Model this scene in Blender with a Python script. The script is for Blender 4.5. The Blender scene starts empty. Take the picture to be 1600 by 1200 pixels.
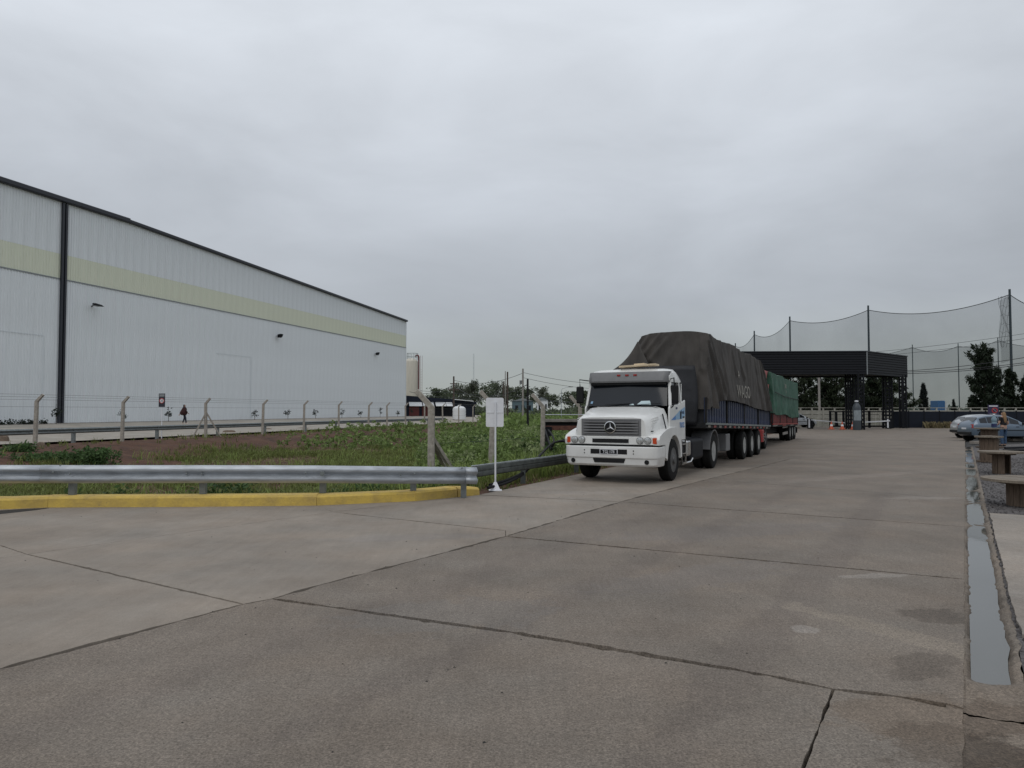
import bpy, bmesh, math, random
import numpy as np
from mathutils import Vector, Matrix, noise, geometry
R = math.radians
scene = bpy.context.scene
col = scene.collection
random.seed(7)

# ------------------------------------------------------------------ camera, sky, sun, exposure
CH = 1.75                     # eye height
F = 1150.0                    # focal length in pixels of the 1600 px photograph
PITCH = math.atan(41 / F)
cam_d = bpy.data.cameras.new('camera')
cam = bpy.data.objects.new('camera', cam_d); col.objects.link(cam)
cam.location = (0, 0, CH); cam.rotation_euler = (R(90) + PITCH, 0, 0)
cam_d.sensor_width = 36; cam_d.lens = 36 * F / 1600
cam_d.clip_start = 0.05; cam_d.clip_end = 9000
scene.camera = cam

SUN_EL, SUN_AZ = 52, 205      # elevation; azimuth the light comes from (degrees from +Y clockwise)
world = bpy.data.worlds.new('World'); scene.world = world
world.use_nodes = True
nt = world.node_tree; nt.nodes.clear()
def wn(t, **k):
    n = nt.nodes.new(t)
    for a, b in k.items(): setattr(n, a, b)
    return n
sky = wn('ShaderNodeTexSky', sky_type='NISHITA', sun_disc=False)
sky.sun_elevation = R(SUN_EL); sky.sun_rotation = R(SUN_AZ)
bg_sky = wn('ShaderNodeBackground'); bg_sky.inputs[1].default_value = 0.08
nt.links.new(sky.outputs[0], bg_sky.inputs[0])
tc = wn('ShaderNodeTexCoord'); sep = wn('ShaderNodeSeparateXYZ')
nt.links.new(tc.outputs['Generated'], sep.inputs[0])
ramp = wn('ShaderNodeValToRGB')
els = ramp.color_ramp.elements
els[0].position = 0.0; els[0].color = (0.400, 0.432, 0.415, 1)
els[1].position = 1.0; els[1].color = (0.80, 0.845, 0.90, 1)
for p, c in ((0.05, (0.408, 0.442, 0.443, 1)), (0.14, (0.440, 0.470, 0.510, 1)), (0.28, (0.565, 0.602, 0.655, 1)), (0.45, (0.715, 0.757, 0.815, 1))):
    e = els.new(p); e.color = c
nt.links.new(sep.outputs[2], ramp.inputs[0])
mp = wn('ShaderNodeMapping'); mp.inputs['Scale'].default_value = (1.5, 1.5, 4.0)
nt.links.new(tc.outputs['Generated'], mp.inputs[0])
nz = wn('ShaderNodeTexNoise'); nz.inputs['Scale'].default_value = 1.5; nz.inputs['Detail'].default_value = 6; nz.inputs['Roughness'].default_value = .52
nz.inputs['Distortion'].default_value = .3
nt.links.new(mp.outputs[0], nz.inputs[0])
mr = wn('ShaderNodeMapRange'); mr.inputs[1].default_value = .3; mr.inputs[2].default_value = .72; mr.inputs[3].default_value = .84; mr.inputs[4].default_value = 1.14
nt.links.new(nz.outputs[0], mr.inputs[0])
vm = wn('ShaderNodeVectorMath', operation='SCALE')
nt.links.new(ramp.outputs[0], vm.inputs[0]); nt.links.new(mr.outputs[0], vm.inputs['Scale'])
bg_cl = wn('ShaderNodeBackground'); bg_cl.inputs[1].default_value = 1.0
nt.links.new(vm.outputs[0], bg_cl.inputs[0])
mixs = wn('ShaderNodeMixShader'); mixs.inputs[0].default_value = .94      # thick cloud deck over the sky
nt.links.new(bg_sky.outputs[0], mixs.inputs[1]); nt.links.new(bg_cl.outputs[0], mixs.inputs[2])
wo = wn('ShaderNodeOutputWorld'); nt.links.new(mixs.outputs[0], wo.inputs[0])

sd = bpy.data.lights.new('sun', 'SUN'); sd.energy = 0.6; sd.angle = R(35); sd.color = (1, .96, .9)
so = bpy.data.objects.new('sun', sd); col.objects.link(so)
so.rotation_euler = (R(90 - SUN_EL), 0, R(180 - SUN_AZ))
scene.view_settings.view_transform = 'Standard'; scene.view_settings.look = 'None'
scene.view_settings.gamma = 1; scene.view_settings.use_curve_mapping = False
scene.view_settings.exposure = 0.0

# ------------------------------------------------------------------ helpers
cp, sp_ = math.cos(PITCH), math.sin(PITCH)
def ray(px, py):
    u, v = (px - 800) / F, (600 - py) / F
    return Vector((u, cp - v * sp_, sp_ + v * cp))
def G(px, py, z=0.0):                     # where the sight line meets level z
    d = ray(px, py); t = (z - CH) / d.z
    return Vector((d.x * t, d.y * t, z))
def at(px, py, Y):                        # where it meets the distance Y
    d = ray(px, py); t = Y / d.y
    return Vector((d.x * t, Y, CH + d.z * t))
def sm(x, a, b):
    t = min(1, max(0, (x - a) / (b - a))); return t * t * (3 - 2 * t)
def fbm(x, y, z=0, o=3): return noise.fractal(Vector((x, y, z)), 1.0, 2.0, o)

class MB:
    def __init__(s): s.v = []; s.f = []
    def add(s, vs, fs):
        b = len(s.v); s.v += [tuple(p) for p in vs]; s.f += [tuple(b + i for i in f) for f in fs]; return s
    def box(s, x0, x1, y0, y1, z0, z1):
        return s.add([(x0,y0,z0),(x1,y0,z0),(x1,y1,z0),(x0,y1,z0),(x0,y0,z1),(x1,y0,z1),(x1,y1,z1),(x0,y1,z1)],
                     [(0,3,2,1),(4,5,6,7),(0,1,5,4),(1,2,6,5),(2,3,7,6),(3,0,4,7)])
    def bar(s, p, q, w, h, up=(0,0,1)):
        p, q = Vector(p), Vector(q); d = (q - p).normalized(); up = Vector(up)
        if abs(d.dot(up)) > .99: up = Vector((1,0,0))
        a = d.cross(up).normalized() * w / 2; b = a.cross(d).normalized() * h / 2
        vs = [c + i * a + j * b for c in (p, q) for i, j in ((-1,-1),(1,-1),(1,1),(-1,1))]
        return s.add(vs, [(3,2,1,0),(4,5,6,7),(0,1,5,4),(1,2,6,5),(2,3,7,6),(3,0,4,7)])
    def tube(s, pts, r, n=8):
        pts = [Vector(p) for p in pts]; rings = []
        rr = r if isinstance(r, (list, tuple)) else [r] * len(pts)
        for i, p in enumerate(pts):
            d = (pts[min(i+1, len(pts)-1)] - pts[max(i-1, 0)]).normalized()
            up = Vector((0,0,1)) if abs(d.z) < .9 else Vector((1,0,0))
            a = d.cross(up).normalized(); b = a.cross(d)
            rings.append([p + rr[i] * (math.cos(2*math.pi*k/n) * a + math.sin(2*math.pi*k/n) * b) for k in range(n)])
        return s.loft(rings)
    def loft(s, rings, closed=True, caps=True):
        n = len(rings[0]); vs = [p for r in rings for p in r]; fs = []
        for i in range(len(rings) - 1):
            for k in range(n if closed else n - 1):
                fs.append((i*n+k, i*n+(k+1) % n, (i+1)*n+(k+1) % n, (i+1)*n+k))
        if caps and closed:
            fs.append(tuple(range(n-1, -1, -1))); fs.append(tuple((len(rings)-1)*n + k for k in range(n)))
        return s.add(vs, fs)
    def lathe(s, prof, n=20, c=(0,0,0), axis='z', ring=False):
        c = Vector(c); rings = []
        if ring: prof = list(prof) + [prof[0]]
        for r, h in prof:
            ring_ = []
            for k in range(n):
                a = 2*math.pi*k/n; x, y = r*math.cos(a), r*math.sin(a)
                ring_.append(c + Vector({'z': (x,y,h), 'x': (h,x,y), 'y': (x,h,y)}[axis]))
            rings.append(ring_)
        return s.loft(rings, caps=not ring)
    def prism(s, poly, a0, a1, axis='z'):
        mk = {'z': lambda p, a: (p[0],p[1],a), 'x': lambda p, a: (a,p[0],p[1]), 'y': lambda p, a: (p[0],a,p[1])}[axis]
        n = len(poly)
        vs = [mk(p, a0) for p in poly] + [mk(p, a1) for p in poly]
        fs = [tuple(range(n-1,-1,-1)), tuple(range(n, 2*n))] + [(k,(k+1)%n,n+(k+1)%n,n+k) for k in range(n)]
        return s.add(vs, fs)
    def grid(s, fn, nu, nv):
        vs = [fn(i/nu, j/nv) for j in range(nv+1) for i in range(nu+1)]
        return s.add(vs, [(j*(nu+1)+i, j*(nu+1)+i+1, (j+1)*(nu+1)+i+1, (j+1)*(nu+1)+i) for j in range(nv) for i in range(nu)])
    def build(s, name, mat, parent=None, smooth=False, bevel=0, weld=False, seg=2, fixn=True):
        me = bpy.data.meshes.new(name); me.from_pydata(s.v, [], s.f)
        if weld or fixn:
            bm = bmesh.new(); bm.from_mesh(me)
            if weld: bmesh.ops.remove_doubles(bm, verts=bm.verts, dist=.0005)
            bmesh.ops.recalc_face_normals(bm, faces=bm.faces); bm.to_mesh(me); bm.free()
        me.materials.append(mat)
        o = bpy.data.objects.new(name, me); col.objects.link(o)
        if parent is not None: o.parent = parent
        if smooth or bevel:
            me.polygons.foreach_set('use_smooth', [True] * len(me.polygons))
            me.set_sharp_from_angle(angle=R(smooth if isinstance(smooth, (int, float)) and smooth > 1 else 40))
        if bevel:
            b = o.modifiers.new('bevel', 'BEVEL'); b.width = bevel; b.segments = seg; b.limit_method = 'ANGLE'; b.angle_limit = R(35); b.harden_normals = True
        return o

def rawmesh(name, V, Fc, mat, parent=None):       # numpy arrays -> object (vertices n x 3, faces m x k)
    me = bpy.data.meshes.new(name); k = Fc.shape[1]
    me.vertices.add(len(V)); me.vertices.foreach_set('co', np.asarray(V, np.float32).ravel())
    me.loops.add(Fc.size); me.loops.foreach_set('vertex_index', Fc.astype(np.int32).ravel())
    me.polygons.add(len(Fc)); me.polygons.foreach_set('loop_start', np.arange(0, Fc.size, k, dtype=np.int32))
    me.update(calc_edges=True); me.materials.append(mat)
    o = bpy.data.objects.new(name, me); col.objects.link(o)
    if parent is not None: o.parent = parent
    return o
def tag(o, label, cat, group=None):
    o['label'] = label; o['category'] = cat
    if group: o['group'] = group
    return o
def thing(name, label, cat, loc=(0,0,0), rz=0, group=None):
    o = bpy.data.objects.new(name, None); col.objects.link(o); o.empty_display_size = .2
    o.location = loc; o.rotation_euler = (0, 0, rz)
    return tag(o, label, cat, group)
def struct(o, kind='structure'): o['kind'] = kind; return o
def part_copy(src, parent, loc=None, name=None):
    c = src.copy(); col.objects.link(c); c.parent = parent
    if loc is not None: c.location = loc
    return c
def copy_tree(o, parent=None):
    c = o.copy(); col.objects.link(c); c.parent = parent
    for ch in [x for x in col.objects if x.parent is o]: copy_tree(ch, c)
    return c
def text(body, size, mat, parent, M, name='lettering', extr=.002, sx=1.0):
    cu = bpy.data.curves.new(name, 'FONT'); cu.body = body; cu.size = size; cu.align_x = 'CENTER'; cu.align_y = 'CENTER'; cu.extrude = extr; cu.resolution_u = 3
    t = bpy.data.objects.new(name, cu); col.objects.link(t)
    dg = bpy.context.evaluated_depsgraph_get(); me = bpy.data.meshes.new_from_object(t.evaluated_get(dg))
    bpy.data.objects.remove(t)
    me.transform(Matrix.Diagonal((sx,1,1,1))); me.transform(M); me.materials.clear(); me.materials.append(mat)
    o = bpy.data.objects.new(name, me); col.objects.link(o); o.parent = parent; return o

# ------------------------------------------------------------------ materials
def mat(name, color, rough=.6, metal=0, var=0, vscale=5, bump=0, bscale=40, spec=.5, alpha=None, coat=0, detail=5, stretch=None, var2=None, island=0, trans=0):
    m = bpy.data.materials.new(name); m.use_nodes = True; t = m.node_tree; b = t.nodes['Principled BSDF']
    b.inputs['Base Color'].default_value = (*color, 1); b.inputs['Roughness'].default_value = rough; b.inputs['Metallic'].default_value = metal
    b.inputs['Specular IOR Level'].default_value = spec; b.inputs['Coat Weight'].default_value = coat
    if trans: b.inputs['Transmission Weight'].default_value = trans
    co = t.nodes.new('ShaderNodeTexCoord'); src = co.outputs['Object']
    if stretch:
        mm = t.nodes.new('ShaderNodeMapping'); mm.inputs['Scale'].default_value = stretch; t.links.new(src, mm.inputs[0]); src = mm.outputs[0]
    cur = None
    if var:
        n = t.nodes.new('ShaderNodeTexNoise'); n.inputs['Scale'].default_value = vscale; n.inputs['Detail'].default_value = detail; n.inputs['Roughness'].default_value = .65
        t.links.new(src, n.inputs[0])
        rp = t.nodes.new('ShaderNodeValToRGB'); rp.color_ramp.elements[0].position = .3; rp.color_ramp.elements[1].position = .7
        lo = var2 if var2 else tuple(c * (1 - var) for c in color); hi = color if var2 else tuple(min(1, c * (1 + var)) for c in color)
        rp.color_ramp.elements[0].color = (*lo, 1); rp.color_ramp.elements[1].color = (*hi, 1)
        t.links.new(n.outputs[0], rp.inputs[0]); cur = rp.outputs[0]
    if island:
        g = t.nodes.new('ShaderNodeNewGeometry'); h = t.nodes.new('ShaderNodeMapRange'); h.inputs[3].default_value = 1 - island; h.inputs[4].default_value = 1 + island
        t.links.new(g.outputs['Random Per Island'], h.inputs[0])
        s = t.nodes.new('ShaderNodeVectorMath'); s.operation = 'SCALE'
        if cur: t.links.new(cur, s.inputs[0])
        else: s.inputs[0].default_value = color
        t.links.new(h.outputs[0], s.inputs['Scale']); cur = s.outputs[0]
    if cur: t.links.new(cur, b.inputs['Base Color'])
    if bump:
        n2 = t.nodes.new('ShaderNodeTexNoise'); n2.inputs['Scale'].default_value = bscale; n2.inputs['Detail'].default_value = 4
        t.links.new(src, n2.inputs[0])
        bp = t.nodes.new('ShaderNodeBump'); bp.inputs['Strength'].default_value = bump; bp.inputs['Distance'].default_value = .02
        t.links.new(n2.outputs[0], bp.inputs['Height']); t.links.new(bp.outputs[0], b.inputs['Normal'])
    if alpha is not None: b.inputs['Alpha'].default_value = alpha
    return m
M = {}
M['white_paint'] = mat('white_paint', (.70,.70,.685), .34, var=.09, vscale=2.2, detail=8, coat=.3)
M['grey_plastic'] = mat('grey_plastic', (.16,.16,.165), .5, var=.1)
M['black_plastic'] = mat('black_plastic', (.010,.010,.011), .6, spec=.25)
M['black_rubber'] = mat('black_rubber', (.013,.013,.013), .9, var=.3, vscale=12, bump=.2, spec=.2)
M['dark_steel'] = mat('dark_steel', (.014,.014,.015), .7, var=.3, spec=.25)
M['black_frame'] = mat('black_frame', (.007,.008,.011), .6, var=.2, spec=.2)
M['chrome'] = mat('chrome', (.6,.6,.6), .25, 1, var=.1)
M['rim_steel'] = mat('rim_steel', (.36,.36,.35), .5, .4, var=.3, vscale=8)
M['hub_grey'] = mat('hub_grey', (.10,.10,.10), .55, .4, var=.3)
M['glass'] = mat('dark_glass', (.014,.017,.022), .05, spec=.38)
M['lens'] = mat('lens', (.48,.49,.49), .12, .4, var=.5, vscale=16)
M['amber'] = mat('amber_lens', (.50,.06,.015), .25)
M['red_lens'] = mat('red_lens', (.30,.02,.015), .25)
M['tarp_dark'] = mat('dark_tarpaulin', (.050,.044,.039), .8, var=.45, vscale=1.6, bump=.5, bscale=5, stretch=(1,1,.5))
M['tarp_black'] = mat('black_tarpaulin', (.014,.015,.019), .6, var=.3, bump=.3, bscale=6)
M['tarp_green'] = mat('green_tarpaulin', (.035,.098,.066), .75, var=.3, vscale=1.5, bump=.6, bscale=4)
M['blue_board'] = mat('blue_board', (.010,.018,.052), .5, var=.55, vscale=5, bump=.2, island=.3)
M['blue_print'] = mat('blue_print', (.05,.19,.48), .4)
M['navy_print'] = mat('navy_print', (.02,.03,.10), .4)
M['pale_blue'] = mat('pale_blue_print', (.25,.42,.6), .4)
M['faded_white'] = mat('faded_white_print', (.27,.255,.225), .8, var=.4, vscale=20)
M['red_paint'] = mat('red_paint', (.30,.018,.016), .4, var=.2)
M['dark_red_board'] = mat('dark_red_board', (.12,.014,.012), .55, var=.4, island=.2)
M['card'] = mat('pale_board', (.62,.50,.34), .7, var=.15)
M['paper'] = mat('paper', (.55,.68,.72), .6)
M['galv'] = mat('galvanised_steel', (.40,.425,.455), .48, .5, var=.22, vscale=7, bump=.05, bscale=15, stretch=(.4,1,2))
M['galv_old'] = mat('weathered_galvanised_steel', (.20,.22,.22), .5, .4, var=.3, vscale=8)
M['yellow'] = mat('yellow_kerb_paint', (.62,.43,.075), .75, var=.5, vscale=4, bump=.5, bscale=25, var2=(.40,.27,.07), detail=9)
def chipped(name, c, dirt, chip):
    m = mat(name, c, .75, bump=.5, bscale=25); t = m.node_tree; b = t.nodes['Principled BSDF']; co = t.nodes.new('ShaderNodeTexCoord')
    a = t.nodes.new('ShaderNodeTexNoise'); a.inputs['Scale'].default_value = 3; a.inputs['Detail'].default_value = 8; a.inputs['Roughness'].default_value = .7
    r = t.nodes.new('ShaderNodeValToRGB'); e = r.color_ramp.elements; e[0].position = .33; e[0].color = (*dirt, 1); e[1].position = .62; e[1].color = (*c, 1)
    a2 = t.nodes.new('ShaderNodeTexNoise'); a2.inputs['Scale'].default_value = 17; a2.inputs['Detail'].default_value = 6; a2.inputs['Roughness'].default_value = .75
    r2 = t.nodes.new('ShaderNodeMapRange'); r2.inputs[1].default_value = .31; r2.inputs[2].default_value = .37; r2.inputs[3].default_value = 1; r2.inputs[4].default_value = 0
    mx = t.nodes.new('ShaderNodeMix'); mx.data_type = 'RGBA'; mx.inputs[7].default_value = (*chip, 1)
    for n in (a, a2): t.links.new(co.outputs['Object'], n.inputs[0])
    t.links.new(a.outputs[0], r.inputs[0]); t.links.new(a2.outputs[0], r2.inputs[0]); t.links.new(r.outputs[0], mx.inputs[6]); t.links.new(r2.outputs[0], mx.inputs[0]); t.links.new(mx.outputs[2], b.inputs['Base Color']); return m
M['yellow'] = chipped('yellow_kerb_paint', (.60,.42,.085), (.40,.28,.085), (.19,.16,.12))
M['post_conc'] = mat('post_concrete', (.33,.30,.26), .9, var=.3, vscale=10, bump=.4, bscale=60)
M['wire'] = mat('fence_wire', (.06,.065,.07), .5, .5)
M['wall_sheet'] = mat('white_wall_sheet', (.735,.765,.785), .45, var=.08, vscale=.7, stretch=(1,1,.12), island=.02)
M['band_sheet'] = mat('translucent_band_sheet', (.69,.71,.585), .5, var=.06, vscale=.9, stretch=(1,1,.2), island=.04)
M['navy_trim'] = mat('navy_trim', (.018,.021,.030), .45)
M['seam'] = mat('wall_seam', (.65,.69,.715), .5)
M['flashing'] = mat('grey_flashing', (.22,.24,.25), .5)
M['soil_lump'] = mat('concrete_rubble', (.16,.12,.09), .95, var=.4, bump=.6)
M['sign_white'] = mat('sign_white', (.70,.71,.74), .45, var=.06, vscale=6)
M['sign_dark'] = mat('sign_dark', (.02,.022,.035), .4)
M['sign_purple'] = mat('sign_purple', (.035,.025,.07), .4)
M['sign_red'] = mat('sign_red', (.45,.04,.03), .4)
M['rust'] = mat('rusty_steel', (.13,.055,.04), .85, var=.5, vscale=8, bump=.3)
M['grey_beam'] = mat('grey_beam', (.24,.22,.20), .8, var=.3)
M['hose'] = mat('black_hose', (.009,.009,.010), .7, spec=.2)
M['galv_dull'] = mat('dull_shaded_steel', (.085,.095,.09), .6, .3, var=.35, vscale=6)  # dull galvanised steel, the shade on the rail put into its darker colour
M['cream'] = mat('cream_tank', (.55,.51,.43), .5, var=.08, stretch=(1,1,.1))
M['red_dull'] = mat('dull_red_shutter', (.11,.016,.013), .6)
M['pipe_red'] = mat('dark_red_pipe', (.13,.02,.018), .5)
M['shed'] = mat('dark_shed_sheet', (.012,.016,.028), .6, var=.2, spec=.2)
M['shed_white'] = mat('white_sheet', (.72,.73,.74), .5)
M['wood_pole'] = mat('wooden_pole', (.075,.055,.045), .9, var=.3, stretch=(4,4,.5))
M['pole_conc'] = mat('concrete_pole', (.28,.26,.24), .9, var=.15)
M['cable'] = mat('black_cable', (.02,.02,.022), .6)
M['cladding'] = mat('dark_cladding', (.008,.009,.012), .6, spec=.2, var=.25, vscale=2, stretch=(.2,.2,3), island=.15)
M['wall_conc'] = mat('precast_concrete', (.34,.33,.29), .9, var=.25, vscale=2.5, bump=.2, island=.1)
M['panel_dark'] = mat('dark_blue_panel', (.010,.013,.022), .6, var=.2, spec=.2)
M['orange'] = mat('orange_plastic', (.55,.11,.045), .5, var=.1)
M['net_pole'] = mat('net_pole_steel', (.035,.05,.06), .5, .3)
M['wood'] = mat('weathered_wood', (.105,.074,.052), .85, var=.45, vscale=7, bump=.4, bscale=18, stretch=(5,5,.6), island=.35)
M['wood_top'] = mat('grey_weathered_boards', (.205,.170,.132), .85, var=.3, vscale=6, bump=.3, bscale=15, stretch=(1,6,1), island=.2)
M['silver_blue'] = mat('silver_blue_paint', (.12,.16,.21), .3, .4, coat=.5)
M['silver'] = mat('silver_paint', (.42,.43,.44), .3, .4, coat=.5)
M['white_car'] = mat('white_car_paint', (.62,.65,.68), .3, coat=.4)
M['skin'] = mat('skin', (.42,.26,.19), .6)
M['hair_dark'] = mat('dark_hair', (.012,.009,.008), .6)
M['hair_blond'] = mat('blond_hair', (.24,.14,.065), .6, var=.4, vscale=30, stretch=(3,3,.4))
M['cloth_red'] = mat('dark_red_cloth', (.034,.009,.010), .9, var=.4)
M['cloth_black'] = mat('black_cloth', (.010,.010,.012), .9)
M['denim'] = mat('denim', (.045,.085,.155), .9, var=.3, vscale=15)
M['denim_dark'] = mat('dark_denim', (.02,.024,.04), .9)
M['shoe_white'] = mat('pale_shoe', (.55,.5,.46), .7)
M['blue_bottle'] = mat('blue_plastic_bottle', (.16,.24,.29), .15, spec=.6)
M['teal_wall'] = mat('teal_wall', (.10,.15,.17), .7)
M['blue_tank'] = mat('blue_tank', (.03,.14,.36), .5)
M['bark'] = mat('bark', (.06,.045,.035), .9, var=.3)
def leafmat(name, c, isl=.5):
    m = mat(name, c, .65, island=isl, spec=.25); t = m.node_tree; b = t.nodes['Principled BSDF']
    tr = t.nodes.new('ShaderNodeBsdfTranslucent'); mx = t.nodes.new('ShaderNodeMixShader'); mx.inputs[0].default_value = .35
    src = b.inputs['Base Color'].links[0].from_socket; t.links.new(src, tr.inputs[0])
    t.links.new(b.outputs[0], mx.inputs[1]); t.links.new(tr.outputs[0], mx.inputs[2]); t.links.new(mx.outputs[0], t.nodes['Material Output'].inputs[0]); return m
M['leaf_far'] = leafmat('far_tree_leaves', (.095,.115,.070))
M['leaf_far2'] = leafmat('far_grey_leaves', (.115,.128,.092))
M['leaf_pine'] = leafmat('dark_pine_needles', (.022,.032,.018))
M['leaf_pine2'] = leafmat('mid_pine_needles', (.034,.046,.024))
M['leaf_cyp'] = leafmat('cypress_leaves', (.014,.020,.018), .3)
M['leaf_weed'] = leafmat('weed_leaves', (.17,.235,.075), .45)
M['leaf_weed2'] = leafmat('pale_weed_leaves', (.25,.30,.14), .4)
M['leaf_bush'] = leafmat('bush_leaves', (.07,.12,.042), .45)
M['grass'] = leafmat('grass_blades', (.155,.18,.055), .5)
M['tall_grass'] = leafmat('tall_grass_blades', (.22,.29,.08), .4)
M['straw'] = leafmat('dry_grass_blades', (.24,.20,.11), .4)
M['sapling'] = leafmat('sapling_leaves', (.03,.04,.03), .4)

def ground_mat(name, c1, c2, c3, sc, bump=.5):
    m = bpy.data.materials.new(name); m.use_nodes = True; t = m.node_tree; b = t.nodes['Principled BSDF']; b.inputs['Roughness'].default_value = .95
    co = t.nodes.new('ShaderNodeTexCoord')
    n = t.nodes.new('ShaderNodeTexNoise'); n.inputs['Scale'].default_value = sc; n.inputs['Detail'].default_value = 8; n.inputs['Roughness'].default_value = .7
    t.links.new(co.outputs['Object'], n.inputs[0])
    r = t.nodes.new('ShaderNodeValToRGB'); e = r.color_ramp.elements
    e[0].position = .35; e[0].color = (*c1, 1); e[1].position = .68; e[1].color = (*c3, 1); x = e.new(.5); x.color = (*c2, 1)
    t.links.new(n.outputs[0], r.inputs[0]); t.links.new(r.outputs[0], b.inputs['Base Color'])
    n2 = t.nodes.new('ShaderNodeTexNoise'); n2.inputs['Scale'].default_value = 14; n2.inputs['Detail'].default_value = 6
    t.links.new(co.outputs['Object'], n2.inputs[0])
    bp = t.nodes.new('ShaderNodeBump'); bp.inputs['Strength'].default_value = bump; bp.inputs['Distance'].default_value = .1
    t.links.new(n2.outputs[0], bp.inputs['Height']); t.links.new(bp.outputs[0], b.inputs['Normal'])
    return m
M['soil'] = ground_mat('red_soil', (.042,.018,.010), (.080,.035,.018), (.112,.056,.031), .8)
M['field'] = ground_mat('field_grass', (.06,.08,.03), (.09,.105,.045), (.13,.13,.06), .06)
M['gravel_bed'] = ground_mat('gravel_bed', (.06,.056,.055), (.11,.10,.098), (.17,.16,.155), 18, .8)
M['joint'] = mat('joint_dirt', (.022,.020,.018), .95, var=.3, vscale=20)

def concrete(name, base, rough_aggregate, stains=(), wet=False):
    """worn concrete: broad blotches, fine aggregate, brushed streaks, stains of given place and shape"""
    m = bpy.data.materials.new(name); m.use_nodes = True; t = m.node_tree; b = t.nodes['Principled BSDF']
    L = t.links.new; N = t.nodes.new
    co = N('ShaderNodeTexCoord'); P = co.outputs['Object']
    def noi(scale, det, rough=.6, src=P, dist=0):
        n = N('ShaderNodeTexNoise'); n.inputs['Scale'].default_value = scale; n.inputs['Detail'].default_value = det; n.inputs['Roughness'].default_value = rough; n.inputs['Distortion'].default_value = dist
        L(src, n.inputs[0]); return n.outputs[0]
    def rng(v, a, b_, c, d):
        n = N('ShaderNodeMapRange'); n.inputs[1].default_value = a; n.inputs[2].default_value = b_; n.inputs[3].default_value = c; n.inputs[4].default_value = d; L(v, n.inputs[0]); return n.outputs[0]
    def mul(a, b_):
        n = N('ShaderNodeMath'); n.operation = 'MULTIPLY'; L(a, n.inputs[0]); L(b_, n.inputs[1]); return n.outputs[0]
    big = rng(noi(.55, 6, .66), .3, .7, .76, 1.17)
    mid = rng(noi(3.2, 6, .7), .3, .7, .93, 1.07)
    mpg = N('ShaderNodeMapping'); mpg.inputs['Rotation'].default_value = (0, 0, R(28)); mpg.inputs['Scale'].default_value = (6, .5, 1); L(P, mpg.inputs[0])
    strk = rng(noi(2.2, 4, .6, mpg.outputs[0]), .3, .7, .95, 1.05)
    a = rough_aggregate
    fine = rng(noi(70, 3, .8), .3, .7, 1 - .95*a, 1 + .95*a)
    grit = rng(noi(26, 4, .75), .3, .7, 1 - .42*a, 1 + .42*a)
    f = mul(mul(big, mid), mul(strk, mul(fine, grit)))
    vo = N('ShaderNodeTexVoronoi'); vo.inputs['Scale'].default_value = 9; L(P, vo.inputs[0])      # scattered dark specks
    f = mul(f, rng(vo.outputs['Distance'], .03, .07, .55 if a > .3 else .8, 1))
    hue = N('ShaderNodeValToRGB'); e = hue.color_ramp.elements
    e[0].position = .3; e[0].color = (base[0]*1.03, base[1]*.995, base[2]*.94, 1); e[1].position = .7; e[1].color = (base[0]*.97, base[1]*1.0, base[2]*1.0, 1)
    L(noi(.8, 4, .6), hue.inputs[0])
    cur = hue.outputs[0]
    edge = rng(noi(4.5, 6, .65), .25, .75, -.6, .6)
    for (x, y, rot, sx, sy, c, k) in stains:
        mm = N('ShaderNodeMapping'); mm.vector_type = 'TEXTURE'; mm.inputs['Location'].default_value = (x, y, 0); mm.inputs['Rotation'].default_value = (0, 0, R(rot)); mm.inputs['Scale'].default_value = (sx, sy, 100); L(P, mm.inputs[0])
        ln = N('ShaderNodeVectorMath'); ln.operation = 'LENGTH'; L(mm.outputs[0], ln.inputs[0])
        ad = N('ShaderNodeMath'); ad.operation = 'ADD'; L(ln.outputs['Value'], ad.inputs[0]); L(edge, ad.inputs[1])
        w = rng(ad.outputs[0], .82, 1.12, k, 0)
        mx = N('ShaderNodeMix'); mx.data_type = 'RGBA'; mx.blend_type = 'MIX'; L(w, mx.inputs[0]); L(cur, mx.inputs[6]); mx.inputs[7].default_value = (*c, 1); cur = mx.outputs[2]
    if wet:                                   # soaked, darker concrete just above the water line
        sx = N('ShaderNodeSeparateXYZ'); L(P, sx.inputs[0]); ad = N('ShaderNodeMath'); ad.operation = 'MULTIPLY_ADD'; L(noi(6, 4), ad.inputs[0]); ad.inputs[1].default_value = .014; L(sx.outputs[2], ad.inputs[2])
        w = rng(ad.outputs[0], -.016, -.004, .62, 0); mx = N('ShaderNodeMix'); mx.data_type = 'RGBA'; L(w, mx.inputs[0]); L(cur, mx.inputs[6]); mx.inputs[7].default_value = (.072,.055,.040,1); cur = mx.outputs[2]
    s = N('ShaderNodeVectorMath'); s.operation = 'SCALE'; L(cur, s.inputs[0]); L(f, s.inputs['Scale']); L(s.outputs[0], b.inputs['Base Color'])
    b.inputs['Roughness'].default_value = .8; b.inputs['Specular IOR Level'].default_value = .3
    bp = N('ShaderNodeBump'); bp.inputs['Strength'].default_value = .25 + .4*a; bp.inputs['Distance'].default_value = .006
    L(noi(60, 4, .7), bp.inputs['Height']); L(bp.outputs[0], b.inputs['Normal'])
    return m
def st(px, py, rot, sx, sy, c, k):
    g = G(px, py); return (g.x, g.y, rot, sx, sy, c, k)
DARKW = (.105,.085,.068); BRN = (.15,.112,.08); PALE = (.29,.26,.23)
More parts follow.
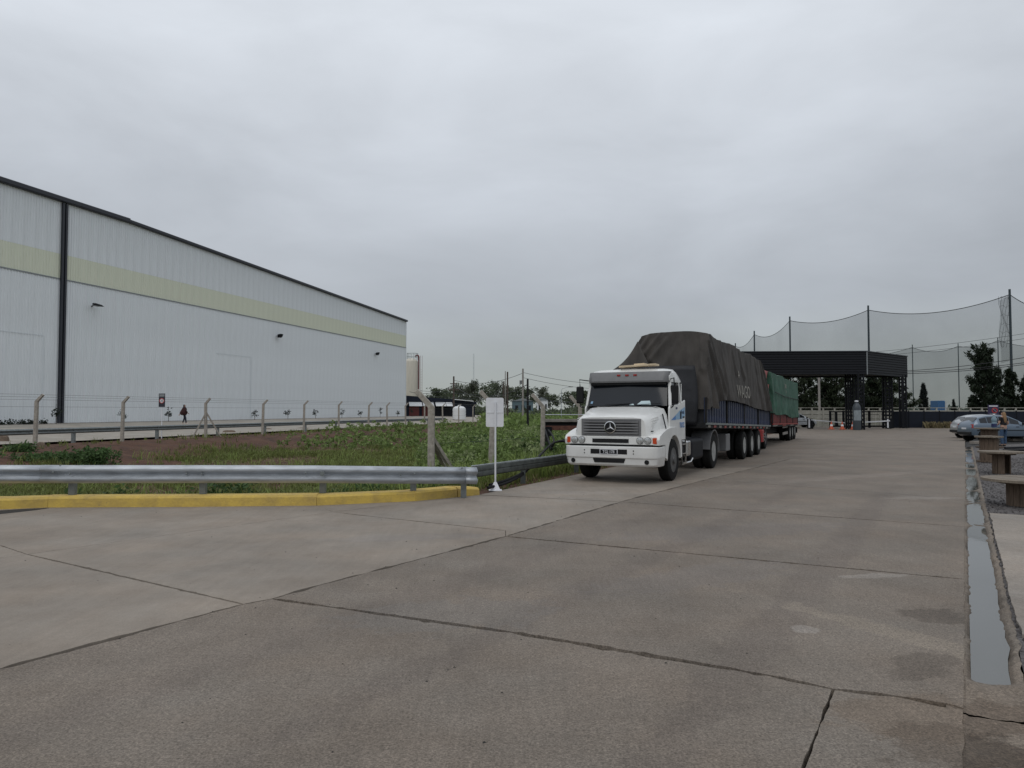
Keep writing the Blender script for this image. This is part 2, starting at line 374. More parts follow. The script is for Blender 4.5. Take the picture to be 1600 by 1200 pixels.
M['conc_right'] = concrete('worn_aggregate_concrete', (.184,.154,.129), .60, [(4.2, 9.5, 59, 9, .22, (.140,.115,.097), .45), (2.6, 10.4, 59, 9, .20, (.140,.115,.097), .4), (-.2, 8.2, 59, 7, .25, (.150,.124,.104), .4), (6.5, 9.9, 59, 7, .18, (.215,.18,.15), .4), 
    st(1462, 962, -10, .30, .22, DARKW, .75), st(1440, 1040, 45, .42, .16, DARKW, .6), st(1440, 1120, 0, .5, .35, BRN, .5), st(1480, 1010, -58, 1.6, .16, (.25,.21,.165), .5), st(1500, 1170, 0, .35, .30, (.10,.075,.055), .6), st(300, 1010, 20, 1.2, .5, (.185,.155,.128), .5), st(1230, 760, 30, 3.5, .4, (.18,.15,.125), .5), st(1330, 745, 30, 4, .35, (.25,.21,.18), .4),
    st(1365, 900, 10, .38, .10, PALE, .55), st(1258, 983, 0, .10, .10, PALE, .6), st(1445, 778, 0, .9, .25, PALE, .4), st(1150, 830, 20, 2.0, .5, (.165,.145,.13), .5),
    st(1100, 900, 30, 1.4, .4, (.165,.145,.13), .45), st(700, 960, 10, .9, .5, (.17,.155,.14), .4)])
M['conc_left'] = concrete('smooth_broom_concrete', (.248,.213,.182), .16, [st(640, 840, 10, 1.2, .25, (.22,.195,.175), .5), st(900, 770, 0, .8, .4, (.30,.27,.24), .4)])
M['conc_gutter'] = concrete('gutter_concrete', (.182,.151,.124), .55, [st(1540, 1120, 0, .5, .22, (.11,.082,.06), .7), st(1545, 1190, 0, .4, .35, (.07,.052,.038), .8)], wet=True)
M['conc_path'] = concrete('path_concrete', (.28,.245,.215), .25)
M['conc_road'] = concrete('service_road_concrete', (.33,.30,.265), .1)

# ------------------------------------------------------------------ setting: base ground, slabs, gutter, gravel
UB = Vector((math.sin(R(27)), math.cos(R(27))))
K0 = [G(-900, 803), G(-150, 797), G(0, 796), G(75, 793), G(300, 792), G(495, 790), G(650, 783), G(748, 773)]
BND = [Vector((p.x, p.y)) for p in K0]
for t in (1.2, 2.5, 4, 6, 9, 13, 18, 24, 32, 42, 55): BND.append(BND[7] + UB * t)
def d_bnd(x, y):
    p = Vector((x, y)); best = 1e9; sign = 1
    for a, b in zip(BND, BND[1:]):
        e = b - a; t = max(0, min(1, (p - a).dot(e) / e.dot(e))); c = a + e * t; d = (p - c).length
        if d < best: best = d; sign = 1 if e.x * (p - c).y - e.y * (p - c).x > 0 else -1
    return best * sign                        # positive on the planted side
A16 = R(15.8); UF = Vector((math.sin(A16), math.cos(A16))); NF = Vector((-UF.y, UF.x))
P0 = Vector((-23.6, 36.5))                    # fence line
def q_of(x, y): return NF.dot(Vector((x, y)) - P0)
def on_line(q, a): v = P0 + NF * q + UF * a; return v
def terr(x, y, dk=None):
    if dk is None: dk = d_bnd(x, y)
    q = q_of(x, y)
    dep = .8 - .35 * sm(x, -7, -1)
    z = -.03 - dep * sm(dk, .5, 4) * sm(-q, .8, 9)
    if q > 0: z += .66 * sm(q, 1, 24) - .1 * sm(q, 1, 2.5)
    amp = .09 * sm(dk, .2, 2) * (1 - sm(q, 1.2, 2.5))
    return z + amp * fbm(x * .7, y * .7, 0, 4)

B = 7000
mb = MB().add([(-B,-200,-.95),(B,-200,-.95),(B,140,-.95),(-B,140,-.95),(B,B,-.3),(-B,B,-.3)], [(0,1,2,3),(3,2,4,5)])
struct(mb.build('ground', M['field']))
# planted terrain beside the pavement (triangulated to the kerb line)
pts = [p.copy() for p in BND]; nb = len(pts)
edges = [(i, i+1) for i in range(nb-1)]
rnd = random.Random(3)
for (x0, x1, y0, y1, s) in ((-26, 14, 13.5, 50, .55), (-60, 30, 12, 72, 1.6), (-170, 50, 10, 150, 5)):
    y = y0
    while y < y1:
        x = x0
        while x < x1:
            px_, py_ = x + rnd.uniform(-.3,.3)*s, y + rnd.uniform(-.3,.3)*s
            inner = (-26 < px_ < 14 and 13.5 < py_ < 50) if s > 1 else False
            inner2 = (-60 < px_ < 30 and 12 < py_ < 72) if s > 2 else False
            if not inner and not inner2:
                d = d_bnd(px_, py_)
                if d > .18 * s: pts.append(Vector((px_, py_)))
            x += s
        y += s
V2, E2, F2, *_ = geometry.delaunay_2d_cdt(pts, edges, [], 0, 1e-4)
tv = [(v.x, v.y, terr(v.x, v.y)) for v in V2]
tf = []
for f in F2:
    cx = sum(V2[i].x for i in f)/len(f); cy = sum(V2[i].y for i in f)/len(f)
    if d_bnd(cx, cy) > 0: tf.append(f)
t_o = MB().add(tv, tf).build('planted_bank', M['soil'], smooth=60); struct(t_o)

# concrete pavement: dark joint bed with single slabs proud of it
road = bpy.data.objects.new('road', None); col.objects.link(road); struct(road)
bed = [p.copy() for p in BND] + [Vector((62, 84)), Vector((62, 60)), Vector((22.2, 36)), Vector((1.5, 2.2)), Vector((0, -2)), Vector((-14, -2))]
MB().add([(p.x, p.y, -.05) for p in bed], [tuple(range(len(bed)))]).build('joint_bed', M['joint'], road)
LPW = []
def on_L(p):
    for a, b in zip(LPW, LPW[1:]):
        e = b - a; t = (p - a).dot(e) / e.dot(e)
        if -.05 <= t <= 1.05 and (a + e*t - p).length < .04: return True
    return False
def slab(corners, m, gap=.009, jag=.006, name='concrete_slab', parent=None, top=0, thick=.06, seed=0):
    P = [Vector((c[0], c[1])) for c in corners]
    ar = sum(a.x*b.y - b.x*a.y for a, b in zip(P, P[1:] + P[:1]))
    if ar < 0: P.reverse()
    out = []; n = len(P); rr = random.Random(seed + int(P[0].x*100))
    for i in range(n):
        a, b, pr = P[i], P[(i+1) % n], P[i-1]
        e = (b - a); l = e.length; e = e / l; nrm = Vector((-e.y, e.x))
        ep = (a - pr).normalized(); nrp = Vector((-ep.y, ep.x))
        mid = (nrm + nrp); mid = mid / max(.35, mid.dot(nrm))
        out.append(a + mid * gap * .5)
        tr_ = sm(abs(e.x), .6, .85); gk = gap * (.45 + 1.0*tr_); jk = jag * (.5 + .7*tr_)
        if on_L((a + b)/2) and on_L(a.lerp(b,.2)): gk = .023; jk = .017
        near = min(a.length, b.length)
        step = .07 if near < 12 else (.25 if near < 25 else 1.0)
        k = max(1, min(160, int(l / step)))
        for j in range(1, k):
            p = a + e * (l * j / k)
            out.append(p + nrm * (gk + jk * (fbm(p.x*3.3, p.y*3.3, 7.7, 3) * 1.3 + rr.uniform(-.5,.5) + (1.6 if rr.random() < .03 else 0))))
    mbs = MB().prism([(p.x, p.y) for p in out], top - thick, top)
    return mbs.build(name, m, parent, fixn=False)
g = lambda *a: G(*a)
Lp = [(0,1045),(380,944),(425,935.5),(500,914),(700,862),(790,838),(970,784),(1105,749),(1180,731),(1235,717)]
LPW += [Vector(G(*p)[:2]) for p in Lp] + [Vector(G(-1300,1371)[:2])]; LPW.sort(key=lambda v: v.y)
RR, LL = M['conc_right'], M['conc_left']
SL = [
 ([g(425,935.5), g(800,988), g(1200,1055), g(1302,1077), g(1255,1200), g(1150,1440), g(-1300,1440), g(-1300,1371), g(0,1045), g(380,944)], RR, .020, .014),
 ([g(1302,1077), g(1400,1088), g(1508.5,1108), g(1509,1240), g(1509.5,1440), g(1150,1440), g(1255,1200)], RR, .020, .014),
 ([g(425,935.5), g(500,914), g(700,862), g(790,838), g(1508,905), g(1508,1000), g(1508.5,1108), g(1400,1088), g(1302,1077), g(1200,1055), g(800,988)], RR, .020, .014),
 ([g(790,838), g(970,784), g(1508,823), g(1507,905)], RR, .015, .008),
 ([g(970,784), g(1105,749), g(1508,780), g(1508,823)], RR, .017, .007),
 ([g(1105,749), g(1180,731), g(1508,752), g(1508,780)], RR, .018, .006),
 ([g(1180,731), g(1235,717), g(1508,733), g(1508,752)], RR, .018, .004)]
# farther slabs in a regular grid
uR = (g(1508,733) - g(1508,823)).normalized(); uL = (g(1235,717) - g(970,784)).normalized()
aL, aR = g(1235,717), g(1508,733)
for i in range(9):
    bL, bR = aL + uL * 4.2, aR + uR * 4.2
    SL.append(([aL, bL, bR, aR], RR, .011, .003)); aL, aR = bL, bR
SL.append(([aL, aL + uL*40, Vector((62, 84, 0)), Vector((60, 62, 0)), aR], RR, .01, .002))
SL += [
 ([g(495,789), g(520,800), g(42,866), g(0,852), g(-150,804), g(-150,797.5), g(0,796), g(75,793), g(300,791.5)], LL, .008, .004),
 ([g(495,789.5), g(650,783), g(748,773.5), g(520,800)], LL, .008, .004),
 ([g(42,866), g(0,872), g(-1300,1060), g(-1300,820), g(-150,804), g(0,852)], LL, .008, .004),
 ([g(42,866), g(380,944), g(0,1045), g(-1300,1371), g(-1300,1060), g(0,872)], LL, .013, .007),
 ([g(42,866), g(520,800), g(600,809), g(790,838-9), g(790,838), g(700,862), g(500,914), g(425,935.5), g(380,944)], LL, .013, .007),
 ([g(520,800), g(748,773.5), g(970,784), g(790,838), g(790,829), g(600,809)], LL, .013, .007)]
e0, l0 = Vector((BND[7].x, BND[7].y, 0)), g(970,784)
ub3 = Vector((UB.x, UB.y, 0))
lp = [g(970,784), g(1105,749), g(1180,731), g(1235,717)]
for i in range(12):
    e1 = e0 + ub3 * 4.3; l1 = lp[i+1] if i < 3 else l0 + uL * 4.2
    SL.append(([e0, e1, l1, l0], LL if i < 2 else RR, .014, .004)); e0, l0 = e1, l1
SL.append(([e0, Vector((e0.x + 9, 79, 0)), Vector((62, 79, 0)), aL + uL*40, aL], RR, .01, .002))
for i, (c, m, gp, jg) in enumerate(SL): slab(c, m, gp, jg, parent=road, seed=i)

# gutter channel with standing water
GA, GB = g(1508,905), g(1507,700); GA = Vector((GA.x, GA.y)); GB = Vector((GB.x, GB.y))
UG = (GB - GA).normalized(); NG = Vector((UG.y, -UG.x))
a_near = -6.0; a_far = 33
def gut_w(a): return .335 + .02 * fbm(a*.8, 3) + .022 * fbm(a*4.2, 8, 1, 3)
def gut(u, v):
    a = a_near + (a_far - a_near) * v; w = gut_w(a); x = u * w
    p = GA + UG * a + NG * x
    hump = .030 * max(0, math.sin(a*1.9 + 1.2*math.sin(a*.7))) * sm(a, 3.9, 4.6) + .05 * (1 - sm(a, -3.35, -3.05)) - .05 * (1 - sm(a, -4.9, -4.5))
    uu = min(1, u*1.10); c = 1 - abs(2*uu - 1)**2.4
    z = -.004 - (.052) * c + hump * c + (.014 * fbm(p.x*6, p.y*6, 2, 4) + .016 * fbm(p.x*1.8, p.y*1.8, 6, 2)) * (1 if .03 < u < .97 else .15)
    return (p.x, p.y, z)
gut_o = bpy.data.objects.new('gutter', None); col.objects.link(gut_o); struct(gut_o)
for (v0, v1, nv) in ((0, (-3.965 - a_near)/(a_far - a_near), 60), ((-3.94 - a_near)/(a_far - a_near), 1, 600)):
    MB().grid(lambda u, v: gut(u, v0 + (v1 - v0)*v), 22, nv).build('channel', M['conc_gutter'], gut_o, smooth=60)
    MB().grid(lambda u, v: (lambda p: (p.x, p.y, -.006))(GA + UG*(a_near + (a_far - a_near)*(v0 + (v1 - v0)*v)) + NG*(-.10 + .1002*u)), 1, 60).build('gutter_lip', M['conc_gutter'], gut_o)
wm = mat('puddle_water', (.10,.10,.09), .03, spec=.5, bump=.008, bscale=6)
water = MB()
for (s0, s1) in ((-5.9, -4.4), (-3.5, 4.1), (4.1, 32)):
    pts_ = []
    n = int((s1 - s0) / .3) + 1
    left = [GA + UG*(s0 + (s1-s0)*i/n) + NG*.03 for i in range(n+1)]; right = [GA + UG*(s0 + (s1-s0)*i/n) + NG*(gut_w(s0 + (s1-s0)*i/n) - .07) for i in range(n+1)]
    water.add([(p.x, p.y, -.026) for p in left + right], [(i, i+1, n+2+i, n+1+i) for i in range(n)])
struct(water.build('gutter_water', wm))

# gravel yard to the right of the gutter
def gr_edge(a): p = GA + UG*a + NG*gut_w(a); return p
gy = [gr_edge(a_near + (a_far - a_near) * i / 60) for i in range(61)] + [Vector((60, 62)), Vector((80, 60)), Vector((80, -4)), Vector((2.2, -4))]
struct(MB().add([(p.x, p.y, -.012) for p in gy], [tuple(range(len(gy)))]).build('gravel_yard', M['gravel_bed']))
N_ST = 26000
rs = np.random.RandomState(4)
aa = a_near + (rs.rand(N_ST)**1.5) * 30; dd = .345 + rs.rand(N_ST)**1.1 * 6.5
cx = GA.x + UG.x*aa + NG.x*dd; cy = GA.y + UG.y*aa + NG.y*dd
keep = ~((dd > .38) & (aa > -2.1) & (aa < 5.9) & (dd < 3.4)) ; cx, cy = cx[keep], cy[keep]
n = len(cx); sz = .012 + .018 * rs.rand(n)
tet = np.array([[1,0,-.5],[-.5,.87,-.5],[-.5,-.87,-.5],[.1,.1,.8]])
ang = rs.rand(n) * 6.28; ca, sa = np.cos(ang), np.sin(ang)
V = np.zeros((n, 4, 3))
for k in range(4):
    V[:,k,0] = cx + sz*(tet[k,0]*ca - tet[k,1]*sa); V[:,k,1] = cy + sz*(tet[k,0]*sa + tet[k,1]*ca); V[:,k,2] = -.008 + sz*.7*(tet[k,2] + .5)
Fc = (np.arange(n)[:,None,None]*4 + np.array([[0,1,3],[1,2,3],[2,0,3]])[None]).reshape(-1,3)
M['stone'] = leafmat('gravel_stone', (.13,.12,.118), .6)
struct(rawmesh('gravel', V.reshape(-1,3), Fc, M['stone']), 'stuff')
# loose grit and crumbs on the concrete
n = 900; gx = rs.uniform(-9, 16, n); gy__ = 3.2 + 18*rs.rand(n)**1.6
ok = np.array([d_bnd(a, b) < -.3 and (Vector((a, b)) - GA).dot(NG) < -.1 for a, b in zip(gx, gy__)]); gx, gy__ = gx[ok], gy__[ok]; n = len(gx)
sz = .003 + .008 * rs.rand(n)**3; ang = rs.rand(n) * 6.28; ca, sa = np.cos(ang), np.sin(ang); V = np.zeros((n, 4, 3))
for k in range(4):
    V[:,k,0] = gx + sz*(tet[k,0]*ca - tet[k,1]*sa)*1.4; V[:,k,1] = gy__ + sz*(tet[k,0]*sa + tet[k,1]*ca); V[:,k,2] = sz*.6*(tet[k,2] + .5)
struct(rawmesh('grit', V.reshape(-1,3), (np.arange(n)[:,None,None]*4 + np.array([[0,1,3],[1,2,3],[2,0,3]])[None]).reshape(-1,3), M['joint']), 'stuff')
# pale footpath slab beside the gutter
pth = bpy.data.objects.new('path', None); col.objects.link(pth); struct(pth)
pe = lambda a, d: (lambda p: (p.x, p.y))(GA + UG*a + NG*d)
slab([pe(-2.05,.37), pe(-.5,.35), pe(1.2,.36), pe(3.2,.35), pe(4.6,.355), pe(5.85,.35), pe(5.85,3.6), pe(-2.05,3.6)], M['conc_path'], .008, .02, 'path_slab', pth, top=.02, thick=.08)

# service road in front of the warehouse
def svc(u, v):
    q = 2.2 + 20.4*u; a = -40 + 170*v; p = on_line(q, a)
    return (p.x, p.y, .03 + .63 * sm(q, 1, 24))
struct(MB().grid(svc, 6, 24).build('service_road', M['conc_road']))

# yellow kerb
kerb = bpy.data.objects.new('kerb', None); col.objects.link(kerb); struct(kerb)
KP = [Vector((p.x, p.y)) for p in K0]; KP[7] = KP[7] + Vector((.02,.02))
cuts = [(-1, 2.990), (2.995, 4.996), (5.0, 5.996), (6.0, 6.632), (6.645, 7)]
def kpt(t):
    t = max(0, min(6.9999, t)) if t >= 0 else 0; i = int(t); a, b = KP[i], KP[i+1]; e = (b - a).normalized()
    return a + (b - a) * (t - i), e
for ci, (t0, t1) in enumerate(cuts):
    rings = []; n = 14
    for i in range(n+1):
        t = t0 + (t1 - t0) * i / n
        p, e = kpt(t); nr = Vector((-e.y, e.x)); j = .012 * fbm(p.x*2.5, p.y*2.5, ci, 4); dz = (-.05*(i/n) if ci == 4 else 0) + .006*math.sin(ci*2.1)
        pr = [(0, -.06), (.012 + j, .15), (.05, .187), (.12, .195), (.38, .19), (.42, .16), (.43, -.06)]
        rings.append([(p.x + nr.x*o, p.y + nr.y*o, z + dz) for o, z in pr])
    MB().loft(rings).build('kerb_stone', M['yellow'], kerb, smooth=35)
# asphalt patch in front of the kerb on the left
struct(MB().add([tuple(Vector((*G(x, y, .004)[:2], .004))) for x, y in ((-200,800),(0,797.5),(40,795),(78,793.5),(55,797),(0,803),(-200,815))], [tuple(range(7))]).build('asphalt_patch', M['joint']))

# ------------------------------------------------------------------ warehouse
def wall_s(px): return 18.2 * (1125 - px) / 1035
W0 = Vector(((0 - 800) / F * (1150 / wall_s(0)), 1150 / wall_s(0)))
WA = Vector(((634 - 800) / F * (1150 / wall_s(634)), 1150 / wall_s(634)))
UW = (WA - W0).normalized(); NW = Vector((UW.y, -UW.x))       # NW faces the yard
Lw = (WA - W0).length
def wpar(px): s = wall_s(px); return (Vector(((px - 800) / F * 1150 / s, 1150 / s)) - W0).dot(UW)
wh = thing('warehouse', 'huge white corrugated warehouse with a pale yellow band and dark roof edge', 'warehouse', (W0.x, W0.y, 0), math.atan2(UW.y, UW.x))
# local frame: x along the wall, -y towards the yard, z up
x_ridge = wpar(195)
def roof_z(x): return 19.95 if x < x_ridge else 19.95 - (x - x_ridge) / (Lw - x_ridge) * 2.0
PW = 1.06; x_start = -26.0
nP = int((Lw - x_start) / PW); PW = (Lw - x_start) / nP
def sheet(w, z0, zl, zr):
    prof = []; nr = 4; s = w / nr
    for r in range(nr): prof += [(r*s, 0), (r*s + s*.62, 0), (r*s + s*.70, -.045), (r*s + s*.92, -.045)]
    prof.append((w, 0)); m_ = MB()
    vs = [(x, y, z0) for x, y in prof] + [(x, y, zl + (zr - zl) * x / w) for x, y in prof]
    k = len(prof); m_.add(vs, [(i, i+1, k+i+1, k+i) for i in range(k-1)]); return m_
low = sheet(PW, .62, 13.05, 13.05).build('wall_panel', M['wall_sheet'], wh, fixn=False)
bnd = sheet(PW, 13.12, 15.25, 15.25).build('band_panel', M['band_sheet'], wh, fixn=False)
for i in range(nP):
    x = x_start + i * PW
    o1, o2 = (low, bnd) if i == 0 else (part_copy(low, wh), part_copy(bnd, wh))
    o1.location = (x, 0, 0); o2.location = (x, .006, 0)
    u = sheet(PW, 15.25, roof_z(x) - .1, roof_z(x + PW) - .1).build('upper_panel', M['wall_sheet'], wh, fixn=False); u.location = (x, 0, 0)
MB().box(x_start, Lw, -.075, -.02, 13.03, 13.13).build('flashing', M['flashing'], wh)
MB().box(x_start, Lw, -.06, .1, .45, .66).build('plinth', M['grey_beam'], wh)
MB().bar((x_start, -.12, 19.98), (x_ridge, -.12, 19.98), .5, .46).build('roof_edge', M['navy_trim'], wh, bevel=.1)
MB().bar((x_ridge, -.12, 19.93), (Lw + .1, -.12, 17.95), .45, .34).build('roof_edge', M['navy_trim'], wh, bevel=.08)
xd = wpar(93)
for dx in (-.17, .17): MB().box(xd + dx - .105, xd + dx + .105, -.26, -.05, .5, 19.7).build('downpipe', M['navy_trim'], wh, bevel=.03)
MB().box(xd - .05, xd + .05, -.1, -.047, .66, 19.6).build('joint_strip', M['flashing'], wh)
rf = MB(); ys = 60
rf.add([(x_start, .1, 19.95), (x_ridge, .1, 19.95), (Lw, .1, 17.85), (Lw, ys, 17.85), (x_ridge, ys, 19.95), (x_start, ys, 19.95)], [(0,1,4,5), (1,2,3,4)])
rf.build('roof', M['flashing'], wh)
MB().add([(Lw, .05, .5), (Lw, ys, .5), (Lw, ys, 17.8), (Lw, .05, 17.8)], [(0,1,2,3)]).build('end_wall', M['wall_sheet'], wh)
MB().box(Lw - .12, Lw + .02, -.07, .05, .6, 17.6).build('corner_trim', M['wall_sheet'], wh)
for (pa, pb, ytop) in ((-60, 65, 524), (337, 391, 558)):      # blind doors outlined by a thin flashing
    xa, xb = wpar(pa), wpar(pb); zt = CH + (641 - ytop) / wall_s(pb)
    d_ = MB(); d_.box(xa, xb, -.056, -.046, zt - .03, zt + .03); d_.box(xb - .03, xb + .03, -.0585, -.046, .66, zt - .031); d_.build('door_outline', M['seam'], wh)
for px_, py_, big, lab in ((140,478,1,'flat dark floodlight on the white wall just beside the black downpipes'), (431,525,0,'square dark floodlight halfway along the white warehouse wall'), (585,553,0,'small dark floodlight nearest the far corner of the white warehouse')):
    x = wpar(px_); z = CH + (641 - py_) / wall_s(px_)
    b = W0 + UW * x
    L_ = thing('floodlight', lab, 'floodlight', (b.x, b.y, z), math.atan2(UW.y, UW.x), 'floodlights on the warehouse wall')
    MB().bar((0,-.02,0), (0,-.42,.12), .08, .08).build('bracket', M['black_frame'], L_)
    if big: MB().loft([[(-.42,-.45,.10),(.5,-.45,.02),(.5,-.95,-.02),(-.42,-.95,.06)],[(-.36,-.5,.24),(.3,-.5,.16),(.3,-.9,.12),(-.36,-.9,.2)]]).build('lamp_head', M['black_frame'], L_, bevel=.02)
    else: MB().loft([[(-.32,-.35,-.22),(.32,-.35,-.22),(.32,-.65,-.1),(-.32,-.65,-.1)],[(-.32,-.35,.2),(.32,-.35,.2),(.32,-.8,.26),(-.32,-.8,.26)]]).build('lamp_head', M['black_frame'], L_, bevel=.02)
    MB().box(-.24,.24,-.62,-.4,-.24 if not big else -.03,-.2 if not big else .02).build('lens', M['lens'], L_)

# ------------------------------------------------------------------ foliage helpers
def leaves(centers, rng, size, n_per, spread, mats_, name, parent=None, aspect=.45, up=0.0):
    """leaf quads scattered around given clump centres"""
    C = np.repeat(np.asarray(centers, float), n_per, axis=0); n = len(C)
    sp3 = np.asarray(spread, float) if np.ndim(spread) else np.array([spread]*3)
    P = C + rng.normal(size=(n,3)) * sp3
    d = rng.normal(size=(n,3)); d[:,2] += up; d /= np.linalg.norm(d, axis=1)[:,None]
    e = np.cross(d, rng.normal(size=(n,3))); e /= np.linalg.norm(e, axis=1)[:,None]
    s = size * (.6 + .8 * rng.rand(n))[:,None]
    V = np.stack([P - d*s, P + e*s*aspect, P + d*s, P - e*s*aspect], 1).reshape(-1,3)
    return rawmesh(name, V, np.arange(n*4).reshape(-1,4), mats_, parent)

def make_tree(name, label, cat, loc, h, w, kind, seed, mt, group, leaf=.35, n_cl=70, n_per=26, parts_trunk=True):
    rng = np.random.RandomState(seed); T = thing(name, label, cat, loc, rng.rand()*6.28, group)
    tr = MB(); cs = []
    if kind == 'broad':
        fork = h * .35
        tr.tube([(0,0,-.3),(.05*w,0,fork),(0,.03*w,h*.6),(.02*w,0,h*.88)], [.03*h,.022*h,.014*h,.005*h], 7)
        nb_ = 9
        for k in range(nb_):
            a = k*2.4 + rng.rand(); z0 = fork + (h*.75-fork)*k/nb_; r = w*.5*(.55+.45*rng.rand()) * (1 - .45*k/nb_); z1 = min(h*.97, z0 + h*(.14+.16*rng.rand()))
            tip = (r*math.cos(a), r*math.sin(a), z1); tr.tube([(0,0,z0), (tip[0]*.5, tip[1]*.5, z0+(z1-z0)*.65), tip], [.010*h,.007*h,.003*h], 5)
            m_ = n_cl // nb_
            for j in range(m_):
                f = .55 + .5*rng.rand(); cs.append((tip[0]*f + rng.normal()*w*.07, tip[1]*f + rng.normal()*w*.07, z0+(z1-z0)*f + rng.normal()*h*.05))
        for j in range(n_cl//6): cs.append((rng.normal()*w*.10, rng.normal()*w*.10, h*(.78+.2*rng.rand())))
        spread = (w*.055, w*.055, h*.035)
    elif kind == 'pine':
        tr.tube([(0,0,-.3),(0,0,h*.5),(0,0,h*.95)], [.03*h,.018*h,.004*h], 7)
        nb_ = 34
        for k in range(nb_):
            f0 = k / nb_; z0 = h*(.08 + .84*f0); a = k*2.399 + rng.rand()*.5
            r = w*.5*(1 - f0*.66)*(.40 + .80*rng.rand()); z1 = z0 + r*.55 + h*.03
            tip = (r*math.cos(a), r*math.sin(a), min(z1, h)); tr.tube([(0,0,z0), (tip[0]*.6, tip[1]*.6, z0 + (tip[2]-z0)*.45), tip], [.008*h,.005*h,.002*h], 4)
            for j in range(max(2, int(n_cl / nb_ * 3.2 * r / w))):
                f = .2 + .9*rng.rand()**.8; cs.append((tip[0]*f, tip[1]*f, z0 + (tip[2]-z0)*f**1.4 + rng.normal()*h*.010))
        cs += [(0,0,h*(.9 + .1*i/5)) for i in range(6)]
        spread = (w*.034, w*.034, h*.020)
    elif kind == 'cypress':
        tr.tube([(0,0,-.3),(0,0,h*.9)], [.03*h,.005*h], 6)
        for k in range(n_cl):
            f = rng.rand()**.8; r = w*.5*math.sin(math.pi*min(1, .12 + .88*f*.98))**.7 * (1 - f*.35); a = rng.rand()*6.28; q = .5 + .5*rng.rand()
            cs.append((r*q*math.cos(a), r*q*math.sin(a), h*(.04 + .93*f)))
        spread = (w*.05, w*.05, h*.03)
    tr.build('trunk', M['bark'], T, smooth=60)
    leaves(cs, rng, leaf, n_per, spread, mt, 'crown', T, up=.8 if kind != 'broad' else .1, aspect=.4 if kind == 'broad' else .28)
    return T

# ------------------------------------------------------------------ far left background
FT = [ # px, py of the top, distance, width, kind of leaf, label
 (684,606,215,9,0,'round dark green tree right behind the far end of the dark shed roof'),
 (700,609,225,10,0,'low dark tree left of the cross-armed utility pole'),
 (716,600,235,9,1,'grey green tree just behind the cross-armed utility pole'),
 (729,602,250,8,1,'loose pale tree between the utility pole and the thin mast'),
 (741,594,245,5,1,'tall narrow eucalyptus under the thin radio mast'),
 (761,600,240,11,0,'broad round eucalyptus behind the back of the white sign board'),
 (777,597,250,7,1,'slim eucalyptus just right of the white sign board top'),
 (791,604,245,7,1,'small eucalyptus behind the pair of thin poles'),
 (806,606,235,9,0,'dense tree behind the tall grey pole'),
 (824,607,245,8,0,'dark tree behind the short black pole'),
 (848,605,255,6,1,'round-topped lone eucalyptus above the bent concrete fence post'),
 (860,617,240,8,0,'low bushy tree right of the round-topped eucalyptus'),
 (893,612,230,9,0,'dark low tree beside the black truck mirror'),
 (915,611,240,9,0,'dark tree behind the white truck cab')]
for i, (px_, py_, Y, w, k, lab) in enumerate(FT):
    top = at(px_, py_, Y); base = -.4
    make_tree('far_tree', lab, 'tree', (top.x, Y, base), top.z - base, w, 'broad', 20 + i, M['leaf_far2'] if k else M['leaf_far'], 'far trees beyond the field', leaf=.36, n_cl=80, n_per=14)
# a low wood and hedges that read as one mass
rng = np.random.RandomState(5); cs = []
for i in range(1500):
    px_ = rng.uniform(560, 1010); Y = rng.uniform(165, 290); x = (px_ - 800) / F * Y
    hh = 1.5 + 1.8 * fbm(x*.06, Y*.05, 1, 3) + (1.2 if px_ < 740 or px_ > 890 else 0)
    cs.append((x, Y, -.3 + max(.4, hh) * rng.rand()**.6))
struct(leaves(cs, rng, .55, 16, (1.1, 1.1, .5), M['leaf_far'], 'far_wood'), 'stuff')
cs = []
for i in range(2200):
    px_ = rng.uniform(760, 960); Y = rng.uniform(60, 165); x = (px_ - 800) / F * Y
    if d_bnd(x, Y) > 3: cs.append((x, Y, terr(x, Y) * 1 + .15 + .75 * rng.rand() * (.6 + .8*fbm(x*.1, Y*.1, 3, 2))))
struct(leaves(cs, rng, .3, 14, (.7, .7, .25), M['leaf_weed'], 'field_weeds'), 'stuff')
cs = []
for i in range(1100):
    px_ = rng.uniform(1190, 1800); Y = rng.uniform(230, 330); x = (px_ - 800) / F * Y
    cs.append((x, Y, -.3 + max(.3, 2.2 + 2.0*fbm(x*.05, Y*.05, 9, 3)) * rng.rand()**.6))
struct(leaves(cs, rng, .6, 14, (1.3, 1.3, .5), M['leaf_far'], 'horizon_wood'), 'stuff')

def pole_thing(name, label, px_, ytop, Y, r, m, cat='utility pole', group=None, base=-.4):
    t = at(px_, ytop, Y); T = thing(name, label, cat, (t.x, Y, base), 0, group)
    h = t.z - base; MB().tube([(0,0,-.3),(0,0,h)], [r, r*.75], 8).build('pole', m, T, smooth=60); return T, h
gp = 'utility poles beyond the field'
T, h = pole_thing('utility_pole', 'dark wooden utility pole with two cross-arms above the dark shed', 709, 588, 120, .17, M['wood_pole'], group=gp)
MB().bar((-.9,0,h-2.2),(.9,0,h-2.2),.12,.14).build('cross_arm', M['wood_pole'], T); MB().bar((-.6,0,h-1.2),(.6,0,h-1.2),.12,.14).build('cross_arm', M['wood_pole'], T)
for x in (-.85, -.45, .45, .85): MB().lathe([(.05,h-2.12),(.07,h-2.0),(.03,h-1.9)],8,(x,0,0)).build('insulator', M['grey_plastic'], T)
T, h = pole_thing('utility_pole', 'slender pale pole, left one of the close pair of poles', 789.5, 580, 130, .10, M['pole_conc'], group=gp)
T, h = pole_thing('utility_pole', 'thicker brown pole, right one of the close pair of poles', 793, 581, 112, .15, M['wood_pole'], group=gp)
